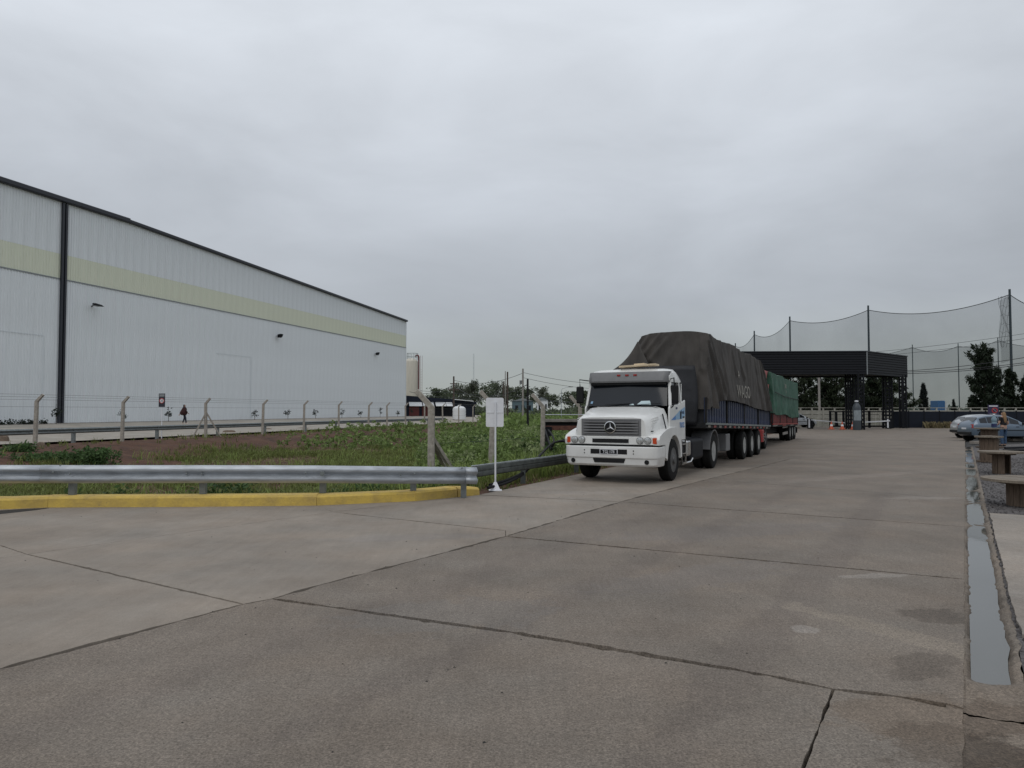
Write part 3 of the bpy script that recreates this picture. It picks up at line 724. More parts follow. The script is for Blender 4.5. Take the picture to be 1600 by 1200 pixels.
T, h = pole_thing('utility_pole', 'tall grey concrete pole with a small transformer bracket', 817, 576, 100, .15, M['pole_conc'], group=gp)
MB().lathe([(.16,h-2.1),(.16,h-1.6)],10,(-.3,0,0)).build('transformer', M['grey_plastic'], T); MB().bar((0,0,h-1.7),(-.3,0,h-1.7),.06,.06).build('bracket', M['dark_steel'], T)
T, h = pole_thing('utility_pole', 'short black pole standing in the weeds right of the tall grey pole', 824.5, 592, 62, .11, M['dark_steel'], group=gp)
T, h = pole_thing('utility_pole', 'short dark pole left of the close pair of poles', 786.5, 596, 118, .11, M['wood_pole'], group=gp)
t = at(877, 608, 110)
T = thing('street_lamp', 'thin pale street lamp with one arm standing left of the truck mirror', 'street lamp', (t.x, 110, -.4))
MB().tube([(0,0,-.2),(0,0,t.z+.2),(.2,0,t.z+.5),(1.2,0,t.z+.75)],[.07,.05,.04,.04],6).build('pole', M['galv'], T); MB().box(1.1,1.7,-.1,.1,t.z+.68,t.z+.8).build('lamp_head', M['grey_plastic'], T)
t = at(740, 551, 300)
T = thing('radio_mast', 'very thin pale lattice radio mast standing far behind the trees', 'mast', (t.x, 300, -.4))
for k in range(3): MB().tube([(.28*math.cos(k*2.09),.28*math.sin(k*2.09),0),(.2*math.cos(k*2.09),.2*math.sin(k*2.09),t.z)],.035,4).build('mast_leg', M['galv'], T)
mm_ = MB()
for k in range(24):
    z = t.z*k/24; mm_.bar((.26,0,z),(-.13,.22,z+t.z/48),.03,.03); mm_.bar((-.13,-.22,z+t.z/48),(.26,0,z+t.z/24),.03,.03)
mm_.build('mast_bracing', M['galv'], T)
def cable(label, pa, pb, sag, r, cat='cable', n=14, group='overhead cables', m='cable'):
    a, b = Vector(pa), Vector(pb)
    pts_ = [a.lerp(b, i/n) + Vector((0,0,-4*sag*(i/n)*(1-i/n))) - a for i in range(n+1)]
    o = MB().tube(pts_, r, 5).build('overhead_cable', M[m]); o.location = a; return tag(o, label, cat, group)
cable('upper cable running right from the cross-armed pole to the tall grey pole', at(709,594,120), at(817,583,100), .9, .03)
cable('lower cable sagging between the cross-armed pole and the short black pole', at(709,600,120), at(824,601,62), 1.6, .035)
cable('cable dropping from the cross-armed pole behind the white tank pipe', at(709,601,120), at(640,612,124), .8, .035)
cable('thick low cable running from the short black pole past the bent post', at(824,606,62), at(905,624,70), .7, .03)
cable('topmost thin cable running right from the tall grey pole behind the truck mirror', at(817,582,100), at(1010,598,120), .8, .025)
cable('second thin cable running right from the tall grey pole', at(817,590,100), at(1010,606,120), .8, .025)

# storage tank behind the warehouse corner
Yt = 165
ct = at(642, 640, Yt); T = thing('storage_tank', 'cream upright storage tank peeking out behind the warehouse corner', 'tank', (ct.x, Yt, .4))
zt = at(642, 562, Yt).z - .5; rt = 1.55
MB().lathe([(rt,0),(rt,zt-.5),(rt*.93,zt-.15),(rt*.45,zt+.35),(.1,zt+.45)],28).build('shell', M['cream'], T, smooth=35)
xr = at(654.5, 600, Yt).x - ct.x
MB().tube([(xr,-.2,0),(xr,-.2,zt+.7),(xr-.12,-.2,zt+1.0),(xr-.4,-.2,zt+1.1),(xr-.7,-.2,zt+1.0),(xr-.8,-.2,zt+.6)],.16,8).build('filling_pipe', M['pipe_red'], T, smooth=60)
rl = MB()
for k in range(10):
    a = k*.628; rl.tube([(1.25*math.cos(a)+.3,1.25*math.sin(a),zt),(1.25*math.cos(a)+.3,1.25*math.sin(a),zt+1.5)],.03,4)
for zz in (.75,1.5): rl.tube([(1.25*math.cos(k*.3142)+.3,1.25*math.sin(k*.3142),zt+zz) for k in range(21)],.03,4)
rl.build('railing', M['galv_old'], T)
ld = MB()
for dx in (.35,.75): ld.tube([(xr+dx,-.2,0),(xr+dx,-.2,zt+1)],.03,4)
for k in range(30): ld.bar((xr+.35,-.2,k*.36),(xr+.75,-.2,k*.36),.03,.03)
ld.build('ladder', M['pipe_red'], T)

# dark shed with white awnings
ps, pe_ = at(618, 655, 138), at(742, 654, 146)
Ls = math.hypot(pe_.x - ps.x, 8)
T = thing('shed', 'long low dark blue shed with white awnings behind the fence', 'shed', (ps.x, 138, .35), math.atan2(8, pe_.x - ps.x))
MB().box(0, Ls, .02, 8, -.9, 3.0).build('wall', M['shed'], T)
MB().prism([(-.1,3.0),(Ls*.72,3.0),(Ls*.72,3.55),(-.1,4.3)], -.15, 8.1, 'y').build('fascia', M['shed'], T)
MB().prism([(Ls*.72+.01,3.0),(Ls+.2,2.6),(Ls+.2,2.95),(Ls*.72+.01,3.5)], -.4, 8.1, 'y').build('roof', M['shed'], T)
MB().bar((Ls*.72,-.45,3.5),(Ls*.95,-.45,3.2),1.0,.14).build('roof_edge', M['shed_white'], T)
for a, l in ((2.6,2.6),(5.4,2.2),(8.0,2.1),(10.2,1.3)):
    aw = MB().add([(a,-.02,3.0),(a+l,-.02,2.98),(a+l-.25,-1.1,2.2),(a-.25,-1.1,2.2)],[(0,1,2,3)]).build('awning', M['shed_white'], T); sl = aw.modifiers.new('sheet','SOLIDIFY'); sl.thickness = .05
for a, c in ((2.7,'pipe_red'),(5.3,'red_dull'),(7.9,'black_frame'),(10.0,'black_frame')):
    MB().box(a, a+2.0, -.05, .05, -.6, 2.1).build('shutter', M[c], T)
tk = at(717.5, 655, 118)
T = thing('water_tank', 'white ribbed plastic water tank standing in front of the dark shed', 'water tank', (tk.x, 118, .3))
K = 1.34
MB().lathe([(.78*K,0),(.80*K,.1*K)] + [((.80 - .03*(k % 2))*K, (.1 + k*.16)*K) for k in range(1,8)] + [(.74*K,1.34*K),(.5*K,1.52*K),(.2*K,1.6*K),(.18*K,1.68*K),(.05*K,1.68*K)],20).build('shell', M['shed_white'], T, smooth=30)
MB().lathe([(.25,0),(.25,.08),(.12,.1)],12,(0,0,1.685*K)).build('lid', M['grey_plastic'], T)
# far low buildings
for (x0, x1, yt, Y, m, lab) in ((800,833,622,190,'shed','teal grey low building half hidden by far trees'), (839,856,620,210,'shed_white','small whitish building among the far trees')):
    a, b = at(x0, yt, Y), at(x1, yt, Y); T = thing('far_building', lab, 'building', (a.x, Y, -.4)); w_ = b.x - a.x; hh = a.z + .4
    MB().box(0, w_, 0, 8, 0, hh*.85).build('wall', M['teal_wall'] if m == 'shed' else M[m], T); MB().prism([(-.2,hh*.85),(w_+.2,hh*.85),(w_/2,hh)],-.2,8.2,'y').build('roof', M['flashing'], T)
    for k in range(3): MB().box(w_*(.15+.3*k), w_*(.15+.3*k)+w_*.14, -.05, .02, hh*.4, hh*.65).build('window', M['glass'], T)

# ------------------------------------------------------------------ fence, far guardrail, small things on the bank
fence = thing('wire_fence', 'long fence of grey concrete posts with bent tops along the red bank', 'fence', (0,0,0))
fdirv = UF; Ypos = [30.6, 36.5, 41.8, 48.6, 54.6, 60, 65.5, 71, 75, 79.4, 84.5, 90, 95.5, 101, 107]
def fpt(Y): a = (Y - P0.y) / UF.y; return P0 + UF * a
def bent_post(h=2.25, w=.15, arm=.45):
    m_ = MB(); a = w/2
    secs = [((0,0,-.3),a*1.1),((0,0,h),a)]
    m_.loft([[(-a*1.1,-a*1.1,-.4),(a*1.1,-a*1.1,-.4),(a*1.1,a*1.1,-.4),(-a*1.1,a*1.1,-.4)],
             [(-a,-a,h-.02),(a,-a,h-.05),(a,a,h-.05),(-a,a,h-.02)],
             [(arm*.72-a*.75,-a*.8,h+arm*.78),(arm*.72+a*.45,-a*.8,h+arm*.62),(arm*.72+a*.45,a*.8,h+arm*.62),(arm*.72-a*.75,a*.8,h+arm*.78)]])
    return m_
fp0 = None; fps = []
for i, Y in enumerate(Ypos):
    p = fpt(Y); z = terr(p.x, p.y)
    if fp0 is None: fp0 = bent_post().build('fence_post', M['post_conc'], fence, bevel=.012); o = fp0
    else: o = part_copy(fp0, fence)
    o.location = (p.x, p.y, -.03); o.rotation_euler = (R(random.uniform(-1.5,1.5)), R(random.uniform(-1.5,1.5)), random.uniform(-.06,.06)); fps.append(Vector((p.x, p.y, -.03)))
for k in (3,):
    b = fps[k]
    MB().bar(b + Vector((-.72,-.5,-.15)), b + Vector((0,0,1.65)), .09, .09).build('brace', M['post_conc'], fence)
    MB().bar(b + Vector((.85,.55,-.15)), b + Vector((0,0,1.65)), .09, .09).build('brace', M['post_conc'], fence)
for (dx, zz) in ((.05,2.30),(.16,2.43),(.28,2.55),(.02,1.95),(.02,1.1)):
    MB().tube([p + Vector((dx, 0, zz + (.0 if zz > 1.2 else 0))) for p in fps], .0055, 4).build('wire', M['wire'], fence)

def wbeam(pts, ztop, h=.31, t=.08):
    """w-beam: profile swept along plan points (front side to the right of the direction of travel)"""
    prof = [(0,0),(.02,.0),(.075,-.05),(.082,-.075),(.075,-.10),(.012,-.135),(.0,-.155),(.012,-.175),(.075,-.21),(.082,-.235),(.075,-.26),(.02,-.31),(0,-.31)]
    m_ = MB(); rings = []
    for i, p in enumerate(pts):
        a, b = pts[max(0,i-1)], pts[min(len(pts)-1,i+1)]; e = (Vector(b[:2]) - Vector(a[:2])).normalized(); nr = Vector((e.y, -e.x))
        rings.append([(p[0] + nr.x*o, p[1] + nr.y*o, ztop[i] + z*h/.31) for o, z in prof])
    n = len(prof)
    m_.loft(rings, closed=False, caps=False)
    back = [[(x - .004*0, y, z) for x, y, z in r] for r in rings]
    return m_
g2 = thing('guardrail', 'low steel guardrail on the far side of the red bank beside the service road', 'guardrail')
gy_ = [24, 29, 34.5, 40, 46, 51.6, 57, 62.6, 67.6, 72.6, 78, 83.5, 89, 94.5]
gpts = []
for Y in gy_: p = P0 + NF*1.5 + UF*((Y - P0.y)/UF.y); gpts.append((p.x, p.y))
MBw = wbeam(gpts, [.80]*len(gpts)); ob = MBw.build('rail_beam', M['galv_old'], g2, smooth=35, fixn=False)
sol = ob.modifiers.new('sheet', 'SOLIDIFY'); sol.thickness = .006
gp0 = None
for (x, y) in gpts:
    if gp0 is None: gp0 = MB().box(-.09,.09,.0,.14,-.4,.78).build('rail_post', M['galv_old'], g2); o = gp0
    else: o = part_copy(gp0, g2)
    o.location = (x + NF.x*.03, y + NF.y*.03, 0)
# speed sign
sb = G(252, 684, 0); Ysg = 47.5; sg = at(252, 684, Ysg)
T = thing('road_sign', 'narrow dark sign with a red ring on a white pole before the warehouse', 'sign', (sg.x, Ysg, 0), R(-4))
def speed_sign(T, z0, z1, w, m, num):
    MB().box(-w/2, w/2, -.012, .012, z0, z1).build('board', M[m], T)
    MB().box(-w*.42, w*.42, -.016, -.0125, z1 - (z1-z0)*.23, z1 - (z1-z0)*.05).build('header', M['flashing'], T)
    r = w*.4; cz = z0 + (z1-z0)*.46
    MB().lathe([(r,-.018),(r,-.0125)], 24, (0,0,cz), 'y').build('ring', M['sign_red'], T)
    MB().lathe([(r*.74,-.022),(r*.74,-.0185)], 24, (0,0,cz), 'y').build('disc', M['sign_white'], T)
    text(num, r*1.0, M['sign_dark'], T, Matrix.Translation((0,-.024,cz)) @ Matrix.Rotation(R(90),4,'X'), 'number')
speed_sign(T, 1.96, 2.83, .42, 'sign_dark', '20')
MB().tube([(0,.03,-.1),(0,.03,2.7)],.035,8).build('pole', M['sign_white'], T)
# saplings by the wall
for i, (px_, lab) in enumerate(((65,'sapling left of the black downpipes'),(172,'sapling right of the black downpipes'),(243,'sapling behind the dark speed sign'),(380,'sapling between the braced fence post and the next post'),(433,'sapling below the middle floodlight'),(477,'sapling behind the slim fence post right of the middle floodlight'),(519,'sapling left of the sixth bent fence post'),(549,'sapling right of the sixth bent fence post'),(580,'sapling below the far floodlight'),(608,'sapling next to last before the warehouse corner'),(631,'sapling nearest the warehouse far corner'))):
    x = wpar(px_); b = W0 + UW*x + NW*1.6
    hh = (1.25, .95)[i % 2] + .15*random.random(); rng = np.random.RandomState(60+i)
    T = thing('sapling', 'small dark ' + lab, 'young tree', (b.x, b.y, .6), 0, 'saplings along the warehouse wall')
    MB().tube([(0,0,0),(.03,0,hh*.6),(0,.02,hh*.9)],[.03,.022,.012],5).build('stem', M['bark'], T)
    cs = [(rng.normal()*.17, rng.normal()*.17, hh*(.45+.6*rng.rand())) for _ in range(9)]
    leaves(cs, rng, .09, 12, .09, M['sapling'], 'leaves', T)
rng = np.random.RandomState(77); cs = []
for i in range(160):
    x = rng.uniform(-14, wpar(52)); b = W0 + UW*x + NW*1.3; cs.append((b.x, b.y, .62 + .22*rng.rand()))
tag(leaves(cs, rng, .1, 14, .12, M['sapling'], 'low_hedge'), 'low clipped dark hedge along the warehouse foot left of the downpipes', 'hedge')
# rubble on top of the bank
for i, (px_, py_, w, h, lab) in enumerate(((4,691,.75,.5,'brown earthy concrete lump at the left picture edge'),(64,697,.45,.3,'reddish lump at the foot of the leftmost fence post'),(291,684,1.1,.18,'flat slab of rubble left of the braced post'),(358,676,1.1,.3,'long lump of rubble right of the braced post'),(418,672,.9,.26,'flat lump of rubble behind the third post from the braced one'),(473,670,1.5,.22,'long flat lump of rubble lying under the far guardrail'))):
    q = G(px_, py_, 0.02); m_ = MB()
    rings = []
    for j, (f, z) in enumerate(((1,0),(.95,.5),(.8,.85),(.4,1.0))):
        rings.append([(w*f*.5*math.cos(k*.785+.3)*(1+.25*fbm(k,i,j)), w*.3*f*math.sin(k*.785+.3)*(1+.25*fbm(k,j,i)), h*z*(1+.15*fbm(k*2,i,j))) for k in range(8)])
    m_.loft(rings); o = m_.build('rubble_block', M['soil_lump'], bevel=.03); o.location = (q.x, q.y, -.08); tag(o, lab, 'rubble', 'rubble on the bank')

# bank vegetation: grass and weeds
rng = np.random.RandomState(11)
def blades(n_try, dens, hgt, mt, name, region, wid=.012, seed=1, lean=.5):
    r = np.random.RandomState(seed); V = []; k = 0
    x0, x1, y0, y1 = region
    for _ in range(n_try):
        x, y = r.uniform(x0, x1), r.uniform(y0, y1)
        d = dens(x, y)
        if d <= 0 or r.rand() > d: continue
        z = terr(x, y) - .02
        for _b in range(5):
            a = r.rand()*6.28; h = hgt*(.5 + r.rand()); lx, ly = lean*h*math.cos(a)*r.rand()*1.6, lean*h*math.sin(a)*r.rand()*1.6
            bx, by = x + r.normal()*.06, y + r.normal()*.06; w = wid*(.7+.8*r.rand()); ca, sa = math.cos(a+1.57)*w, math.sin(a+1.57)*w
            m1 = (bx+lx*.35, by+ly*.35, z+h*.62); t1 = (bx+lx, by+ly, z+h*(.97 - .25*min(1, math.hypot(lx, ly)/h)))
            V += [(bx-ca, by-sa, z), (bx+ca, by+sa, z), (m1[0]+ca*.7, m1[1]+sa*.7, m1[2]), (m1[0]-ca*.7, m1[1]-sa*.7, m1[2])]
            V += [(m1[0]-ca*.7, m1[1]-sa*.7, m1[2]), (m1[0]+ca*.7, m1[1]+sa*.7, m1[2]), (t1[0]+ca*.1, t1[1]+sa*.1, t1[2]), (t1[0]-ca*.1, t1[1]-sa*.1, t1[2])]; k += 2
    o = rawmesh(name, np.array(V), np.arange(k*4).reshape(-1,4), mt); return struct(o, 'stuff')
def gd(x, y, off=0, lo=-.05):
    d = d_bnd(x, y)
    if d < .5: return 0
    q = q_of(x, y)
    if q > 1.3: return 0
    return sm(fbm(x*.22 + off, y*.16, off, 4) + .25*sm(-q, 4, 14) + .5*sm(x, -9, -2), lo, .35) * (.10 + .90*sm(-q + 2.5*fbm(x*.3, y*.3, 3, 2), 4, 9))
blades(46000, lambda x, y: gd(x, y), .27, M['grass'], 'grass', (-26, 6, 14, 50), .014, 1)
blades(14000, lambda x, y: gd(x, y, 5, .0)*.6, .17, M['straw'], 'dry_grass', (-26, 4, 14, 50), .010, 2, 1.2)
blades(9000, lambda x, y: sm(q_of(x, y), -2.5, -.5)*(1-sm(q_of(x,y),.9,1.4))*sm(x, -26, -14)*.8, .22, M['grass'], 'verge_grass', (-26, 4, 34, 100), .02, 3)
blades(5000, lambda x, y: 1 if .05 < d_bnd(x, y) < .9 and x > -.6 else 0, .08, M['grass'], 'edge_grass', (-1, 9, 15, 34), .010, 4)
blades(5200, lambda x, y: sm(x,-4,-1)*(1-sm(d_bnd(x,y),1.5,4))*(1 if d_bnd(x,y) > .55 else 0)*sm(fbm(x*.8,y*.8,4,2),-.4,.2), .60, M['tall_grass'], 'tall_grass', (-4, 8, 15, 32), .010, 6, .6)
blades(3000, lambda x, y: gd(x,y,9,.12)*.7, .42, M['tall_grass'], 'grass_clumps', (-22, -2, 14, 46), .010, 7, .9)
# leafy bushes on the left bank
for i, (px_, py_, w, h, lab) in enumerate(((52,718,1.9,.75,'dark leafy bush behind the guardrail at far left'),(88,716,1.5,.6,'lower leafy bush between two darker bushes on the left bank'),(136,716,1.9,.9,'largest dark leafy bush on the left bank behind the guardrail'),(30,698,.9,.5,'small pale leafy bush beside the leftmost fence post'))):
    z = -.75 if py_ > 700 else -.3
    p = G(px_, py_ + 14, z); rr = np.random.RandomState(90+i)
    T = thing('bush', lab, 'bush', (p.x, p.y, z), 0, 'leafy bushes on the bank')
    cs = [(rr.normal()*w*.26, rr.normal()*w*.26, h*(.1+.8*rr.rand()*max(.2, 1-rr.rand()*.4))) for _ in range(120)]
    sm_ = MB()
    for c in cs[::10]: sm_.tube([(0,0,-.1),(c[0]*.5,c[1]*.5,c[2]*.6),c],[.012,.008,.004],4)
    sm_.build('stem', M['bark'], T); leaves(cs, rr, .075, 22, (.12,.12,.08), M['leaf_bush'], 'leaves', T, aspect=.5)
# weed thicket behind the corner posts
def thicket(n, seed, mt, name, lsz, per, hmax, cond, region):
    r = np.random.RandomState(seed); cs = []
    x0, x1, y0, y1 = region
    while len(cs) < n:
        x, y = r.uniform(x0, x1), r.uniform(y0, y1)
        c = cond(x, y)
        if c <= .05 or r.rand() > c: continue
        hh = hmax * c * (.55 + .65*(.5 + .8*fbm(x*.45, y*.45, seed, 3)))
        cs.append((x, y, terr(x, y) + max(.05, hh) * r.rand()**.7))
    return struct(leaves(cs, r, lsz, per, (.10,.10,.07), mt, name, aspect=.45, up=.15), 'stuff')
def wc(x, y):
    d = d_bnd(x, y); lim = -3.2 - (y - 20)*.12 + 1.3*fbm(y*.3, x*.2, 1)
    return sm(d, 1.1, 3.2) * sm(x, lim, lim + 2.0) * sm(-q_of(x, y), .5, 3)
thicket(5200, 31, M['leaf_weed'], 'weed_thicket', .075, 17, 1.0, wc, (-9, 9, 17, 46))
thicket(2200, 32, M['leaf_weed2'], 'pale_weeds', .065, 15, 1.12, lambda x, y: wc(x, y)*sm(fbm(x*.5, y*.4, 8, 3), -.1, .3), (-9, 9, 17, 46))
thicket(1500, 33, M['leaf_bush'], 'dark_weeds', .08, 16, .9, lambda x, y: wc(x, y)*sm(fbm(x*.5+9, y*.4, 8, 3), 0, .3), (-9, 9, 17, 46))
thicket(2200, 34, M['leaf_weed'], 'far_thicket', .11, 15, 1.0, lambda x, y: sm(-q_of(x,y), .5, 3)*sm(d_bnd(x,y), 2, 4), (-14, 22, 44, 85))
thicket(900, 35, M['leaf_bush'], 'ditch_weeds', .06, 14, .4, lambda x, y: sm(d_bnd(x,y), .4, 1)*sm(fbm(x*.6, y*.6, 2, 3), -.05, .3)*(1-sm(d_bnd(x,y),3,9))*(1 if x < -1 else 0), (-20, -1, 13.5, 24))
# felled pale stalks lying on the bank
sk = MB(); rr = random.Random(8)
for _ in range(90):
    x, y = rr.uniform(-16, -3), rr.uniform(22, 42)
    if d_bnd(x, y) < 2: continue
    a = rr.uniform(-.9, .3); l = rr.uniform(.5, 1.6); z = terr(x, y) + .06
    sk.tube([(x,y,z),(x+l*.5*math.cos(a),y+l*.5*math.sin(a),z+.08),(x+l*math.cos(a),y+l*math.sin(a),terr(x+l*math.cos(a), y+l*math.sin(a))+.04)],.010,4)
struct(sk.build('cut_stalks', M['straw']), 'stuff')

# tall bent corner posts near the guardrail and along the pavement
cf = thing('corner_fence', 'tall pale concrete posts with bent tops and braces behind the guardrail end', 'fence')
cpos = [(674, 18.8, -.3, 180), (766, 21.6, -.35, 180), (847, 25.2, -.35, 180)]
cps = []
for i, (px_, Y, zb, rz) in enumerate(cpos):
    t = at(px_, 640, Y)
    o = bent_post(h=1.86 - zb if i == 0 else 1.90 - zb, w=.16 if i == 0 else .145, arm=.56).build('corner_post', M['post_conc'], cf, bevel=.014)
    o.location = (t.x, Y, zb); o.rotation_euler = (0, R((0, -2.2, -1)[i]), R(rz + (-2, 6, -8)[i])); cps.append(Vector((t.x, Y, zb)))
for i in (3, 4, 5):
    t = cps[2] + Vector((UB.x, UB.y, 0)) * 3.4 * (i - 2); o = part_copy(o, cf); o.location = t; cps.append(t)
b = cps[0]
MB().bar(b + Vector((.02,.05,1.35)), b + Vector((.68,.9,.1)), .10, .09).build('brace', M['post_conc'], cf)
MB().bar(b + Vector((.0,.05,1.3)), b + Vector((.45,1.6,.0)), .10, .09).build('brace', M['post_conc'], cf)
for zz, dx in ((2.25,-.1),(2.42,-.24),(2.55,-.34),(1.2,0)): MB().tube([p + Vector((dx,0,zz)) for p in cps], .004, 4).build('wire', M['wire'], cf)

# near guardrail with shining w-beam
gr = thing('guardrail', 'shiny galvanised guardrail on short posts behind the yellow kerb', 'guardrail')
rp = []; rz_ = []
for (px_, ytop, Y) in ((-350,725,13.15),(-150,726,13.2),(0,726.5,13.3),(110,727,13.4),(240,727,13.5),(370,727,13.6),(500,727.5,13.75),(620,729,14.05),(700,729.8,14.45),(726,730,14.62)):
    t = at(px_, ytop, Y); rp.append((t.x, t.y)); rz_.append(t.z)
ia = 3; sp1 = at(66, 726.7, 13.352); sp2 = at(90, 726.9, 13.378)
for pts_, zs_ in ((rp[:ia] + [(sp2.x, sp2.y)], rz_[:ia] + [sp2.z]), ([(sp1.x + .0, sp1.y - .006)] + [(x, y - .006) for x, y in rp[ia:]], [sp1.z + .003] + [z + .003 for z in rz_[ia:]])):
    o = wbeam(pts_, zs_, .325).build('rail_beam', M['galv'], gr, smooth=35, fixn=False); s = o.modifiers.new('sheet', 'SOLIDIFY'); s.thickness = .004; s.offset = -1
te = at(744, 731, 14.72); tp = [rp[-2], rp[-1], (te.x, te.y)]
o = wbeam([(x + .005, y - .008) for x, y in tp[1:]], [rz_[-1] + .004, rz_[-1] - .01], .335).build('end_terminal', M['galv'], gr, smooth=35, fixn=False); s = o.modifiers.new('sheet', 'SOLIDIFY'); s.thickness = .005
gpost = None
for px_, Y in ((-130,13.3),(110,13.5),(315,13.65),(503,13.88),(645,14.3),(724,14.72)):
    t = at(px_, 745, Y)
    if gpost is None: gpost = MB().box(-.055,.055,.0,.012,-.3,.62).box(-.055,-.043,.012,.10,-.3,.62).box(.043,.055,.012,.10,-.3,.62).build('rail_post', M['galv_old'], gr); o = gpost
    else: o = part_copy(gpost, gr)
    o.location = (t.x, t.y + .03, 0)
for (px_, py_, Y) in ((84,738,13.33),(110,740,13.35),(95,727.5,13.4),(72,727.5,13.4),(292,740,13.53),(316,740,13.55),(478,739,13.68),(506,740,13.72),(626,742,14.03),(648,740,14.13),(722,731,14.55),(722,751,14.55)):
    p = at(px_, py_, Y - .03); MB().lathe([(.017,0),(.017,-.025),(.008,-.03)],8,p,'y').build('bolt', M['galv_old'], gr)
p = at(503.5, 740, 13.62); MB().lathe([(.045,0),(.045,-.01),(.03,-.012)],14,p,'y').build('bolt_washer', M['galv_old'], gr)
# second guardrail running back beside the parked truck
g3 = thing('guardrail', 'dull dark guardrail in the grass running back beside the white truck', 'guardrail')
q0 = BND[7] + Vector((-.15, .35)); pts3 = [q0 + UB*t for t in (0, 2, 4, 6, 9, 13, 18, 24, 30)]; z3 = [.56, .55, .54, .54, .54, .54, .54, .54, .54]
o = MB().loft([[(p.x,p.y,z), (p.x+.02,p.y,z-.02), (p.x+.03,p.y,z-.10), (p.x+.01,p.y,z-.12), (p.x+.03,p.y,z-.14), (p.x+.02,p.y,z-.22), (p.x,p.y,z-.24)] for p, z in zip(pts3, z3)], closed=False, caps=False).build('rail_beam', M['galv_dull'], g3, smooth=35, fixn=False)
s = o.modifiers.new('sheet','SOLIDIFY'); s.thickness = .006; s.offset = 1
MB().tube([(p.x - .02, p.y, z + .005) for p, z in zip(pts3, z3)], .014, 6).build('top_edge', M['galv'], g3)
for t in (2.55, 6, 10, 14, 18):
    p = q0 + UB*t + Vector((-.05,.05)); MB().box(p.x-.06,p.x+.06,p.y-.06,p.y+.06,-.2,.5).build('rail_post', M['galv_dull'], g3)

# back of a white sign on a pole with a flared foot
sgp = G(773, 766); T = thing('road_sign', 'blank white back of a sign on a white pole at the guardrail end', 'sign', (sgp.x, sgp.y, 0), R(3))
bw, z0, z1 = .195, 1.385, 2.025
rc = .035; pl = []
for (cx_, cz_, a0) in ((bw-rc,z1-rc,0),(-bw+rc,z1-rc,90),(-bw+rc,z0+rc,180),(bw-rc,z0+rc,270)):
    for k in range(4): a = R(a0 + 30*k); pl.append((cx_ + rc*math.cos(a), cz_ + rc*math.sin(a)))
MB().prism(pl, -.006, .006, 'y').build('board', M['sign_white'], T)
MB().tube([(.012,-.03,0),(.012,-.03,1.93)],.021,10).build('pole', M['sign_white'], T, smooth=60)
MB().box(-bw+.02,bw-.02,-.014,-.0065,1.69,1.715).build('stiffener', M['sign_white'], T)
MB().loft([[(-.10,-.13,0),(.125,-.13,0),(.125,.07,0),(-.10,.07,0)],[(-.02,-.062,.18),(.044,-.062,.18),(.044,.0,.18),(-.02,.0,.18)]]).build('foot', M['sign_white'], T, bevel=.01)
MB().box(-.13,.155,-.16,.10,0,.012).build('base_plate', M['sign_white'], T)

# rusty pipe bridge and black hoses
p0 = at(849, 660, 27.6); T = thing('pipe_bridge', 'rusty steel beam with grey top on a black leg left of the white truck', 'beam', (p0.x, 27.6, 0), R(3))
MB().box(0, 6.5, -.12, .12, 1.0, 1.17).build('rust_beam', M['rust'], T, bevel=.01)
MB().box(-.02, 6.5, -.05, .05, 1.17, 1.31).build('beam_web', M['dark_steel'], T)
MB().box(-.02, 6.5, -.16, .16, 1.31, 1.42).build('top_flange', M['grey_beam'], T, bevel=.01)
MB().tube([(0,.3,1.58),(6.5,.3,1.58)],.02,6).build('rail', M['galv'], T)
MB().box(.02, .22, -.14, .10, -.4, .98).build('leg', M['dark_steel'], T)
MB().box(-.06, .30, -.17, .13, .80, 1.14).build('clamp', M['black_frame'], T)
MB().box(5.5, 5.7, -.12, .10, -.4, .98).build('leg', M['dark_steel'], T)
hz = [[(762,762,15.9),(790,755,16.6),(818,740,18),(840,716,20),(858,697,22),(872,690,23),(900,691,23.5),(930,692,24)],
      [(765,758,16.1),(795,749,16.9),(822,735,18.3),(843,712,20.5),(862,694,22.5),(880,688,23.5),(905,688,24),(935,690,24)],
      [(852,672,26.6),(856,685,25),(861,699,22.6),(862,703,22.4)], [(857,672,26.6),(864,682,25),(865,694,22.8),(860,700,22.5)]]
for pts_, lab in zip(hz, ('thick black hose lying in the grass behind the white sign pole','second black hose running just above the first one','black hose hanging from the left end of the rusty beam','looped black hose hanging right beside the beam leg')):
    P = [at(*p) for p in pts_]; Q = []
    for i in range(len(P)-1):
        p_1, p0_, p1_, p2_ = P[max(0,i-1)], P[i], P[i+1], P[min(len(P)-1,i+2)]
        for k in range(5):
            t = k/5; Q.append(.5*((2*p0_) + (p1_-p_1)*t + (2*p_1-5*p0_+4*p1_-p2_)*t*t + (3*p0_-p_1-3*p1_+p2_)*t**3))
    Q.append(P[-1]); o = MB().tube(Q, .032, 8).build('hose', M['hose'], smooth=60); tag(o, lab, 'hose', 'black hoses by the rusty beam')

